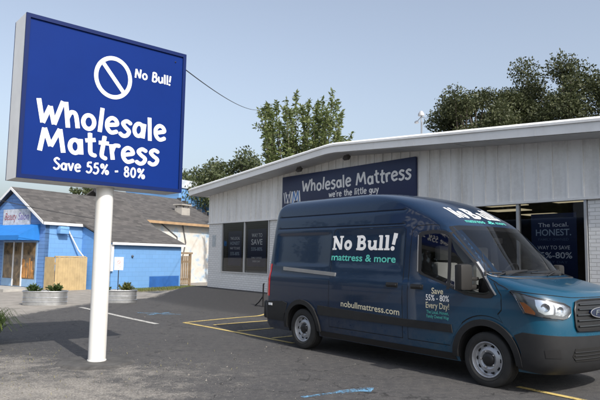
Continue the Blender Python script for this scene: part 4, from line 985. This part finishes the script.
# weathered gable board
gs = empty('gable_sign', hs(0, 0), HA, 'faded white board with worn red and violet script above the blue awning', 'shop sign')
b = MB(); b.box((g0 - .05, 3.05, 2.66), (g0 - .008, 5.05, 3.50)); b.build('board', mat('worn_board', (.42, .45, .50), .7, vary=.35, scale=5), gs)
xm = lambda a, c, off: (g0 - .053, 5.0 - a, c)
M_rd = mat('worn_red', (.30, .08, .10), .7, vary=.5, scale=12); M_vi = mat('worn_violet', (.16, .13, .34), .7, vary=.5, scale=12)
V, F, _ = font_tris('Beauty', .34, .008, .9, 'L', 1, .3); mapped('lettering', shift(V, .08, 3.02), F, xm, 0, M_rd, gs, False)
V, F, _ = font_tris('Salon', .34, .008, .78, 'L', 1, .3); mapped('lettering', shift(V, 1.08, 3.02), F, xm, 0, M_vi, gs, False)
b = MB(); b.box((g0 - 1.6, 2.2, -.02), (g0, 7.2, .10)); o = b.build('sidewalk', mat('pale_concrete', (.34, .33, .31), .85, vary=.18, bmp=.2, bscale=40)); place(o, HP, HA); tag(o, kind='structure')
# wooden fence in front of the side wall
fe = empty('wooden_fence', hs(0, 0), HA, 'new yellow board fence enclosing the corner beside the blue house', 'fence')
M_wood = mat('fresh_pine', (.42, .31, .16), .7, vary=.16, scale=3, bmp=.2, bscale=40)
b = MB(); rw = random.Random(2)
x = -1.82
while x < -.34: b.box((x, 1.28 + rw.uniform(0, .008), -.05), (x + .118, 1.305, 1.42 + rw.uniform(-.015, .015))); x += .122
b.build('boards', M_wood, fe)
b = MB(); b.box((-1.84, 1.27, 1.42), (-.32, 1.35, 1.47)); b.box((-1.82, 1.306, .3), (-.34, 1.35, .39)); b.box((-1.82, 1.306, 1.1), (-.34, 1.35, 1.19)); b.build('rail', M_wood, fe)
b = MB(); y = 1.36
while y < 1.98: b.box((-1.83, y, -.05), (-1.805, y + .118, 1.42)); y += .122
b.build('return_boards', M_wood, fe)

# building behind: peeling white wall, shingle roof with a vent chimney
ann = empty('rear_building', hs(4.9, 3.0), HA, 'old white-washed building with peeling blue wall and vented shingle roof behind the blue house', 'building')
m, n, l, bb_ = newmat('peeling_wall'); co = coords(n); f = noise(n, l, co, 1.6, 6, .7)
l.new(ramp(n, l, f, [(.32, (.22, .38, .58)), (.40, (.45, .53, .60)), (.48, (.62, .60, .56)), (.75, (.52, .47, .40))]), bb_.inputs['Base Color']); bb_.inputs['Roughness'].default_value = .8; bump(n, l, bb_, f, .3, .02)
b = MB(); b.box((0, 0, -.3), (5.9, .2, 3.36)); b.prism([(5.9, .2, -.3), (5.9, 7.4, -.3), (5.9, 7.4, 3.36), (5.9, 3.8, 5.0), (5.9, .2, 3.36)], (-.2, 0, 0)); b.prism([(0, .2, -.3), (0, 7.4, -.3), (0, 7.4, 3.36), (0, 3.8, 5.0), (0, .2, 3.36)], (.2, 0, 0)); b.build('wall', MATS['peeling_wall'], ann)
b = MB(); slab(b, [(-.5, -.35, 3.40), (6.1, -.35, 3.40), (6.1, 3.8, 5.25), (-.5, 3.8, 5.25)], .08); slab(b, [(-.5, 3.802, 5.25), (6.1, 3.802, 5.25), (6.1, 7.9, 3.40), (-.5, 7.9, 3.40)], .08); rf2 = b.build('roof', M_shin, ann)
b = MB(); b.box((-.5, -.40, 3.26), (6.1, -.352, 3.40)); b.build('eave_board', mat('raw_timber', (.38, .25, .14), .8, vary=.2), rf2)
b = MB(); b.prism([(-.55, -.38, 3.20), (-.55, -.38, 3.42), (-.55, 3.8, 5.28), (-.55, 3.8, 5.06)], (.045, 0, 0)); b.build('verge_board', mat('dark_timber_and_shade', (.06, .06, .065), .8), rf2)
for i in range(9):
    t = i / 8.; b = MB(); b.box((-.504, -.25 + 3.9 * t, 3.22 + 1.74 * t), (-.03, -.19 + 3.9 * t, 3.32 + 1.74 * t))
    b.build('rafter_end', mat('grey_rafter', (.30, .33, .38), .7), rf2)
b = MB(); b.bbox((3.5, .9, 3.7), (4.2, 1.5, 4.38), .02); b.bbox((3.42, .82, 4.52), (4.28, 1.58, 4.60), .02)
for x in (3.54, 4.10):
    for y in (.94, 1.40): b.box((x, y, 4.37), (x + .06, y + .06, 4.53))
vc_ = b; b = MB()
for i in range(9): t = (i + .5) / 9; b.box((6.102, -.3 + 4.0 * t, 3.38 + 1.80 * t), (6.16, .05 + 4.0 * t, 3.62 + 1.80 * t))  # dark boxes stand in for the sawtooth shadow along the right roof edge
b.build('sawtooth_shade', MATS['dark_timber_and_shade'], rf2); b = vc_
b.build('vent_chimney', mat('vent_concrete', (.36, .34, .31), .8, vary=.15), rf2)
b = MB(); b.tube([(.9, -.03, 3.3), (2.2, -.03, 2.6), (2.25, -.03, 1.2)], .03, 6); b.build('conduit', mat('dark_conduit', (.10, .10, .10), .6), ann, 40); b = MB(); b.tube([(2.6, -.05, 3.3), (2.9, -.05, 2.3), (2.35, -.05, .2)], .035, 6); b.build('conduit', mat('dark_conduit', (.10, .10, .10), .6), ann, 40)
b = MB()
gtx = 3.55
for x in (0, .85): b.box((x, 0, 0), (x + .10, .10, 1.65))
b.box((-.05, -.02, 1.65), (1.02, .11, 1.74)); b.box((.1, .03, .3), (.85, .07, .4)); b.box((.1, .03, 1.2), (.85, .07, 1.3))
for i in range(5): b.box((.13 + i * .145, .0, .1), (.22 + i * .145, .028, 1.55))
tag(place(b.build('wooden_gate', mat('weathered_timber', (.22, .16, .10), .85, vary=.3)), hs(5.0, .8), HA), 'small weathered timber gate between the blue wing and the shop', 'gate')
# taller blue-topped building at the back
tb = empty('blue_parapet_building', hs(16.6, 12), HA, 'taller bright blue building with a pale top corner seen past the vented roof', 'building')
b = MB(); b.box((0, 0, -.3), (10, 6, 6.85)); b.build('wall', M_bluew, tb)
b = MB(); b.box((-.1, -.1, 6.85), (2.1, 2.0, 7.5)); b.build('rooftop_unit', mat('pale_rooftop_box', (.50, .56, .62), .6, vary=.2, scale=2), tb)

# ================================================================== planters and sign
M_galv = mat('galvanised_steel', (.50, .51, .52), .32, .85, vary=.18, scale=7)
M_soil = mat('potting_soil', (.045, .032, .022), .95, vary=.4, scale=20, bmp=.6, bscale=40)
def planter(loc, rz, L, D, Hh, label):
    o = empty('stock_tank_planter', loc, rz, label, 'planter', 'galvanised tank planters')
    b = MB(); prof_ = [(.0, 0.0), (.93, 0.0), (.97, .03), (.97, .22), (1.0, .25), (.97, .28), (.97, .52), (1.0, .55), (.97, .58), (.97, .88), (1.01, .93), (1.02, .97), (1.0, 1.0), (.94, .98), (.93, .80), (0, .80)]
    n_ = 56; vs = []; fs = []
    for r_, z_ in prof_:
        for k in range(n_):
            a = 2 * math.pi * k / n_; ca, sa = math.cos(a), math.sin(a); ex = 2 / 2.8
            vs.append((L / 2 * r_ * math.copysign(abs(ca) ** ex, ca), D / 2 * r_ * math.copysign(abs(sa) ** ex, sa), z_ * Hh))
    for i in range(len(prof_) - 1): fs += [(i * n_ + k, i * n_ + (k + 1) % n_, (i + 1) * n_ + (k + 1) % n_, (i + 1) * n_ + k) for k in range(n_)]
    b.add(vs, fs); b.build('tank', M_galv, o, 35)
    b = MB(); b.lathe([(0, .86 * Hh), (.5, .84 * Hh), (.93, .80 * Hh)], 30, None, L / 2, D / 2); b.build('soil', M_soil, o, 40)
    return o
def leafmat(name, c1, c2, trans=.35):
    m, n, l, b = newmat(name); co = coords(n); g = n.new('ShaderNodeNewGeometry')
    rn = g.outputs['Random Per Island']
    col = ramp(n, l, rn, [(0, c1), (1, c2)]); b.inputs['Roughness'].default_value = .55; b.inputs['Specular IOR Level'].default_value = .35
    l.new(col, b.inputs['Base Color']); tr = n.new('ShaderNodeBsdfTranslucent'); l.new(col, tr.inputs[0]); mx = n.new('ShaderNodeMixShader'); mx.inputs[0].default_value = trans
    l.new(b.outputs[0], mx.inputs[1]); l.new(tr.outputs[0], mx.inputs[2]); l.new(mx.outputs[0], n['Material Output'].inputs[0]); return m
M_oak = leafmat('oak_leaves', (.032, .044, .016), (.085, .094, .042), .25)
M_yng = leafmat('young_leaves', (.095, .135, .045), (.21, .24, .10), .45)
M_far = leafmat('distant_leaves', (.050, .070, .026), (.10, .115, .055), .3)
M_shr = leafmat('shrub_leaves', (.028, .060, .014), (.075, .115, .035), .3)
M_grs = leafmat('grass_blades', (.06, .12, .02), (.16, .21, .05), .4)
M_dry = leafmat('dry_grass', (.20, .19, .07), (.30, .27, .13), .3)
M_bark = mat('tree_bark', (.085, .070, .055), .9, vary=.3, scale=6, bmp=.6, bscale=25)
def leaves(name, C, D, size, m, parent, seed=0, aspect=.55):
    """one small pointed leaf per centre C (N,3), leaning along D"""
    rs = np.random.RandomState(seed); N = len(C); D = D / (np.linalg.norm(D, axis=1, keepdims=True) + 1e-9)
    Rr = rs.normal(size=(N, 3)); Sd = np.cross(D, Rr); Sd /= np.linalg.norm(Sd, axis=1, keepdims=True) + 1e-9
    L = (size * rs.uniform(.6, 1.35, N))[:, None]; Wd = L * aspect * .5; Nn = np.cross(D, Sd)
    V = np.stack([C - D * L * .5, C + Sd * Wd + Nn * L * .08, C + D * L * .5, C - Sd * Wd + Nn * L * .08], 1).reshape(-1, 3)
    me = bpy.data.meshes.new(name); me.vertices.add(4 * N); me.vertices.foreach_set('co', V.ravel()); me.loops.add(4 * N); me.loops.foreach_set('vertex_index', np.arange(4 * N, dtype=np.int32))
    me.polygons.add(N); me.polygons.foreach_set('loop_start', np.arange(0, 4 * N, 4, dtype=np.int32)); me.update(calc_edges=True); me.validate()
    return link(name, me, m, parent)
def limbs(b, base, tips, r0, rs, rise=.5):
    for t in tips:
        mid = base.lerp(t, .5) + Vector((rs.uniform(-.25, .25), rs.uniform(-.25, .25), rs.uniform(.05, .35) * rise))
        P = catmull([tuple(base), tuple(base.lerp(mid, .5) + Vector((0, 0, .1))), tuple(mid), tuple(t)], 4)
        b.tube(P, [r0 * (1 - .85 * i / (len(P) - 1)) for i in range(len(P))], 6)
def oak(loc, H, rx, rz, label, group, seed, m=M_oak, n=9000, lsize=.155, clumps=46, zc=None, trunk=True, flat=.85, r0=.28):
    rs = np.random.RandomState(seed); rr = random.Random(seed); o = empty('tree', loc, rr.uniform(0, 6), label, 'tree', group)
    zc = zc if zc is not None else H - rz
    Cc = []
    while len(Cc) < clumps:
        p = rs.normal(size=3); p /= np.linalg.norm(p); q = rs.uniform(.25, 1.0) ** .45
        if p[2] < -.55: continue
        p = p * q; Cc.append((p[0] * rx * rs.uniform(.8, 1.08), p[1] * rx * rs.uniform(.8, 1.0), zc + p[2] * rz))
    Cc = np.array(Cc); rad = rs.uniform(.16, .34, clumps) * rx
    w = rad ** 2; idx = rs.choice(clumps, n, p=w / w.sum()); d = rs.normal(size=(n, 3)); d /= np.linalg.norm(d, axis=1, keepdims=True)
    rr_ = rs.uniform(0, 1, n) ** .5; C = Cc[idx] + d * (rad[idx] * rr_)[:, None] * np.array([1, 1, flat]); C += rs.normal(size=(n, 3)) * .06
    D = d + rs.normal(size=(n, 3)) * .8 + np.array([0, 0, -.15])
    leaves('crown', C, D, lsize, m, o, seed)
    b = MB(); fork = Vector((rr.uniform(-.2, .2), rr.uniform(-.2, .2), max(1.2, (zc - rz) * .75)))
    b.tube([(0, 0, -.2), (.05, 0, fork.z * .5), tuple(fork)], [r0 * 1.25, r0, r0 * .85], 10)
    limbs(b, fork, [Vector(Cc[i]) for i in rs.choice(clumps, min(clumps, 22), False)], r0 * .55, rr, 1.2)
    b.build('trunk', M_bark, o, 60); return o
def young_tree(loc, label):
    rs = np.random.RandomState(5); rr = random.Random(5); o = empty('tree', loc, 0, label, 'tree')
    b = MB(); b.tube([(0, 0, -.2), (.06, .02, 2), (0, 0, 4.3)], [.17, .14, .10], 10); C = []; D = []
    shoots = []
    tips = [(-2.45, 9.2), (-1.98, 9.55), (-1.55, 9.75), (-1.05, 10.05), (-.5, 10.25), (-.15, 9.7), (.2, 9.9), (.68, 9.75), (.95, 10.15), (1.4, 10.45), (1.72, 10.0), (1.88, 9.2), (2.45, 8.1), (2.1, 7.6), (-2.2, 8.6), (-1.7, 8.9)]
    while len(tips) < 64:
        x = rr.uniform(-2.2, 1.9); top = 9.6 - .28 * abs(x); tips.append((x, rr.uniform(5.6, top)))
    for k, (tx, tz) in enumerate(tips):
        p0 = Vector((rr.uniform(-.08, .08), rr.uniform(-.08, .08), rr.uniform(2.8, 4.3))); p2 = Vector((tx, rr.uniform(-.6, .6) if k < 16 else rr.uniform(-1.9, 1.9), tz)); p1 = p0.lerp(p2, .5) + Vector((tx * .16 + rr.uniform(-.4, .4), p2.y * .16 + rr.uniform(-.3, .3), -.25))
        P = catmull([tuple(p0), tuple(p1), tuple(p2)], 6); b.tube(P, [.045 * (1 - .9 * i / (len(P) - 1)) for i in range(len(P))], 5)
        Ls = (p2 - p0).length
        for _ in range(4):
            q = Vector(P[rr.randint(len(P) // 3, len(P) - 2)]); e_ = q + Vector((rr.uniform(-.55, .55), rr.uniform(-.5, .5), rr.uniform(-.15, .45))); b.tube([tuple(q), tuple(e_)], [.012, .004], 4)
            for _j in range(rr.randint(14, 34)):
                v = Vector((rr.gauss(0, 1), rr.gauss(0, 1), rr.gauss(0, .8))).normalized(); C.append(q.lerp(e_, rr.uniform(.4, 1.1)) + v * rr.uniform(.0, .24)); D.append(v + (e_ - q))
        for j in range(int((22 + rr.random() * 34) * Ls)):
            t = rr.uniform(.25, 1.0) ** .9; q = Vector(P[min(len(P) - 1, int(t * (len(P) - 1)))]).lerp(Vector(P[min(len(P) - 1, int(t * (len(P) - 1)) + 1)]), rr.random())
            v = Vector((rr.gauss(0, 1), rr.gauss(0, 1), rr.gauss(0, .8))).normalized(); C.append(q + v * rr.uniform(.02, .15 + .52 * (1 - t))); D.append(v * 1.2 + Vector((tx * .2, 0, .15)))
    leaves('crown', np.array([tuple(c) for c in C]), np.array([tuple(d) for d in D]), .23, M_yng, o, 3, .40)
    b.build('trunk', M_bark, o, 60)
def at(px, d, z=0): # a spot d metres ahead, px = bearing in pixels of the photo from its centre
    return Vector((px / 594.67 * d, d, z))
GT = 'oaks standing behind the shop'
oak(at(175, 33), 11.5, 2.8, 2.5, 'dark oak at the left of the row rising over the shop roof', GT, 21, n=21000, zc=8.8)
oak(at(214, 35), 12.0, 2.5, 2.5, 'dark oak with gaps between its limbs, middle of the row over the shop roof', GT, 22, n=19000, zc=8.9, clumps=36)
oak(at(272, 34), 14.0, 3.7, 3.4, 'tallest dark oak at the right edge of the photo over the shop roof', GT, 23, n=32000, zc=10.2, clumps=50)
young_tree(at(4, 31), 'pale green young tree with feathery upright shoots behind the roof ridge')
GF = 'hazy trees beyond the rear building'
oak(at(-52, 52), 10.6, 3.4, 2.9, 'round olive tree just left of the shop roof slope', GF, 31, M_far, 7000, .26, 44)
oak(at(-85, 50), 9.3, 3.4, 2.9, 'olive tree beside the right edge of the pole sign', GF, 32, M_far, 7000, .26, 44)
oak(at(-112, 54), 9.0, 3.2, 2.8, 'olive tree mostly hidden behind the pole sign', GF, 33, M_far, 4000, .28, 40)
oak(at(-24, 48), 8.2, 2.8, 2.5, 'low olive tree below the feathery young tree', GF, 34, M_far, 5000, .26, 40)
oak(at(-214, 48), 7.2, 2.0, 1.7, 'small treetop peeping over the blue house roof under the sign', GF, 35, M_far, 3000, .24, 30)
GS = 'street trees left of the photo, mirrored in the van'
for i, (x, y, h_, r_) in enumerate(((-24, 9, 8, 3.2), (-30, 3, 9, 3.8), (-28, 15, 8.5, 3.2), (-22, -3, 7.5, 3.0))):
    oak((x, y, 0), h_, r_, 2.6, ['broad street tree outside the frame, level with the planters', 'tall street tree outside the frame, left of the pole sign', 'street tree outside the frame near the blue shop', 'street tree outside the frame, nearest the viewer'][i], GS, 40 + i, M_oak, 3500, .34, 40)
# shrubs and planters
def shrub(loc, r_, h_, label, seed, m=M_shr, n=700, ls=.075):
    rs = np.random.RandomState(seed); o = empty('shrub', loc, 0, label, 'shrub', 'shrubs in the tank planters'); rr = random.Random(seed); b = MB(); C = []; D = []
    for k in range(16):
        a = rr.uniform(0, 6.283); q = rr.uniform(.1, 1); tip = Vector((math.cos(a) * r_ * q, math.sin(a) * r_ * q, h_ * (1.05 - .55 * q * q) * rr.uniform(.75, 1.1))); b.tube([(0, 0, 0), tuple(tip * .5 + Vector((0, 0, .03))), tuple(tip)], [.008, .006, .003], 5)
        for j in range(n // 16):
            t = rr.uniform(.35, 1.05); v = Vector((rr.gauss(0, 1), rr.gauss(0, 1), rr.gauss(0, 1))).normalized(); C.append(tuple(tip * t + v * rr.uniform(0, .075))); D.append(tuple(v + tip.normalized() * .8))
    leaves('foliage', np.array(C), np.array(D), ls, m, o, seed, .5); b.build('stem', M_bark, o)
p1 = Vector((-7.80, 18.55, 0)); p2 = Vector((-5.98, 19.95, 0)); RZP = R(14)
planter((p1.x, p1.y, gz(p1.x, p1.y) - .01), RZP, 1.30, .78, .44, 'ribbed galvanised tank planter with two shrubs in front of the board fence')
planter((p2.x, p2.y, gz(p2.x, p2.y) - .01), RZP, 1.22, .74, .42, 'ribbed galvanised tank planter holding the parking sign, right of the white pole')
dv_ = Vector((math.cos(RZP), math.sin(RZP), 0))
for k, (c, t, h_, lb) in enumerate(((p1, -.33, .24, 'dark tufted shrub in the left tank planter, nearer the photo edge'), (p1, .30, .26, 'dark tufted shrub in the left tank planter, next to the white pole'), (p2, -.42, .20, 'small shrub in the right tank planter half behind the white pole'), (p2, .26, .26, 'yellowish shrub in the right tank planter beside the parking sign'))):
    q = c + dv_ * t; shrub((q.x, q.y, .35), .27 if k != 2 else .2, h_, lb, 60 + k, M_shr if k != 3 else leafmat('yellow_shrub', (.07, .085, .02), (.16, .17, .05), .3))
q = p2 + dv_ * -.02
sgn_ = empty('parking_sign', (q.x, q.y, .30), R(16), 'small white parking notice with red print on a thin black post in the planter', 'sign')
b = MB(); b.tube([(0, 0, 0), (0, 0, .95)], .014, 8); b.build('post', M_black, sgn_, 40)
b = MB(); b.bbox((-.145, -.022, .76), (.145, -.015, 1.19), .003); pl_ = b.build('plate', M_white, sgn_, 30)
M_rp = mat('sign_red_print', (.50, .10, .12), .5)
fm2 = flatmap(-.0235)
for txt, z, h_, w_ in (('RESERVED', 1.10, .045, .23), ('PARKING', .915, .045, .22), ('CUSTOMER', .85, .03, .2), ('ONLY', .795, .03, .11)):
    V, F, _ = font_tris(txt, h_, .003, w_, 'C'); mapped('lettering', shift(V, 0, z), F, fm2, 0, M_rp, pl_, False)
V, F = union2d(stroke_polys('C', ell(0, 1.025, .045, .045, 20)[1], .014) + stroke_polys('L', [(-.03, 1.055), (.03, .995)], .012)); mapped('sign_symbol', V, F, fm2, 0, M_rp, pl_, False)
# overhead lines
def cable(name, p, q, sag, r_, label):
    P = []
    for i in range(25):
        t = i / 24; v = Vector(p).lerp(Vector(q), t); v.z -= sag * 4 * t * (1 - t); P.append(tuple(v))
    b = MB(); b.tube(P, r_, 5); tag(b.build(name, mat('cable_black', (.03, .03, .032), .6)), label, 'cable', 'overhead cables')
cable('overhead_cable', (-2.05, 9.35, 4.70), (-2.2, 31, 9.35), .25, .010, 'thin overhead cable running from the back of the pole sign into the feathery tree')
cable('overhead_cable', (-16.2, 15, 5.25), tuple(hs(.06, 1.09, 3.12)), .32, .013, 'thin dark cable sagging across the front of the blue house to its roof mast')
# grass and weeds
def blades(name, C, hgt, m, seed, lean=.5, wd=.05):
    rs = np.random.RandomState(seed); N = len(C); D = rs.normal(size=(N, 3)) * lean; D[:, 2] = 1; C = C + np.array([0, 0, .5 * hgt])
    return leaves(name, C, D, hgt, m, None, seed, wd * 2)
rs = np.random.RandomState(9)
N = 5200; e = rs.uniform(.3, 4.9, N); mm = -rs.uniform(.1, 1.7, N) * (1 - .3 * rs.uniform(size=N)); C = np.array([tuple(hs(a, c_, gz(*hs(a, c_).xy))) for a, c_ in zip(e, mm)])
tag(blades('grass', C, .11, M_dry, 1, .7, .05), kind='stuff')
tag(blades('grass', C[:2400] + np.array([0, 0, .01]), .12, M_grs, 2, .6, .05), kind='stuff')
C = []
for cx, cy, s_, k in ((-3.9, 7.6, .5, 110), (-3.2, 7.1, .6, 60), (-4.4, 8.7, .5, 110), (-2.7, 10.0, .9, 50), (-1.6, 8.6, .6, 30), (-4.9, 9.6, .4, 70)):
    for _ in range(k): x, y = cx + rs.normal() * s_, cy + rs.normal() * s_ * .6; C.append((x, y, gz(x, y)))
tag(blades('weeds', np.array(C), .045, M_dry, 6, 1.3, .07), kind='stuff')
# pebbles of broken asphalt and sand lumps
b = MB(); rr = random.Random(12)
for _ in range(900):
    if rr.random() < .86: x, y = rr.gauss(-3.2, 1.5), rr.gauss(7.5, .9)
    else: x, y = rr.uniform(-7, 1), rr.uniform(9, 17)
    s_ = rr.uniform(.003, .011) * (1 if rr.random() < .93 else 2.0); z = gz(x, y); a = rr.uniform(0, 6.28)
    v = [(x + s_ * math.cos(a + k * 1.57) * rr.uniform(.7, 1.2), y + s_ * math.sin(a + k * 1.57) * rr.uniform(.7, 1.2), z - .002) for k in range(4)]; t = [(x + (p[0] - x) * .6, y + (p[1] - y) * .6, z + s_ * rr.uniform(.5, .9)) for p in v]
    b.add(v + t, [(4, 5, 6, 7), (0, 1, 5, 4), (1, 2, 6, 5), (2, 3, 7, 6), (3, 0, 4, 7)])
tag(b.build('gravel', mat('pale_pebbles', (.16, .15, .135), .9, vary=.4, scale=2)), kind='stuff')
def clump(loc, label):
    o = empty('grass_clump', loc, 0, label, 'plant'); rs = np.random.RandomState(4); N = 900; a = rs.uniform(0, 6.283, N); q = rs.uniform(0, 1, N); t = rs.uniform(0, 1, N)
    b = MB(); vs = []
    for i in range(260):
        a_ = rs.uniform(0, 6.283); L_ = rs.uniform(.35, .75); out = rs.uniform(.15, .6); h_ = rs.uniform(.35, .62); w_ = .008
        P = [Vector((0.06 * math.cos(a_), .06 * math.sin(a_), 0)), Vector((out * .4 * math.cos(a_), out * .4 * math.sin(a_), h_ * .75)), Vector((out * .8 * math.cos(a_), out * .8 * math.sin(a_), h_)), Vector((out * 1.15 * math.cos(a_), out * 1.15 * math.sin(a_), h_ * .72))]
        P = [Vector(p) for p in catmull([tuple(p) for p in P], 3)]; sd = Vector((-math.sin(a_), math.cos(a_), 0)); k = len(P)
        v = []
        for j, p in enumerate(P): ww = w_ * (1 - .8 * j / k); v += [p - sd * ww, p + sd * ww]
        b.add(v, [(2 * j, 2 * j + 1, 2 * j + 3, 2 * j + 2) for j in range(k - 1)])
    b.build('blades', M_grs, o)
clump((-5.32, 10.5, gz(-5.32, 10.5)), 'bright green arching grass clump at the left edge of the lot')
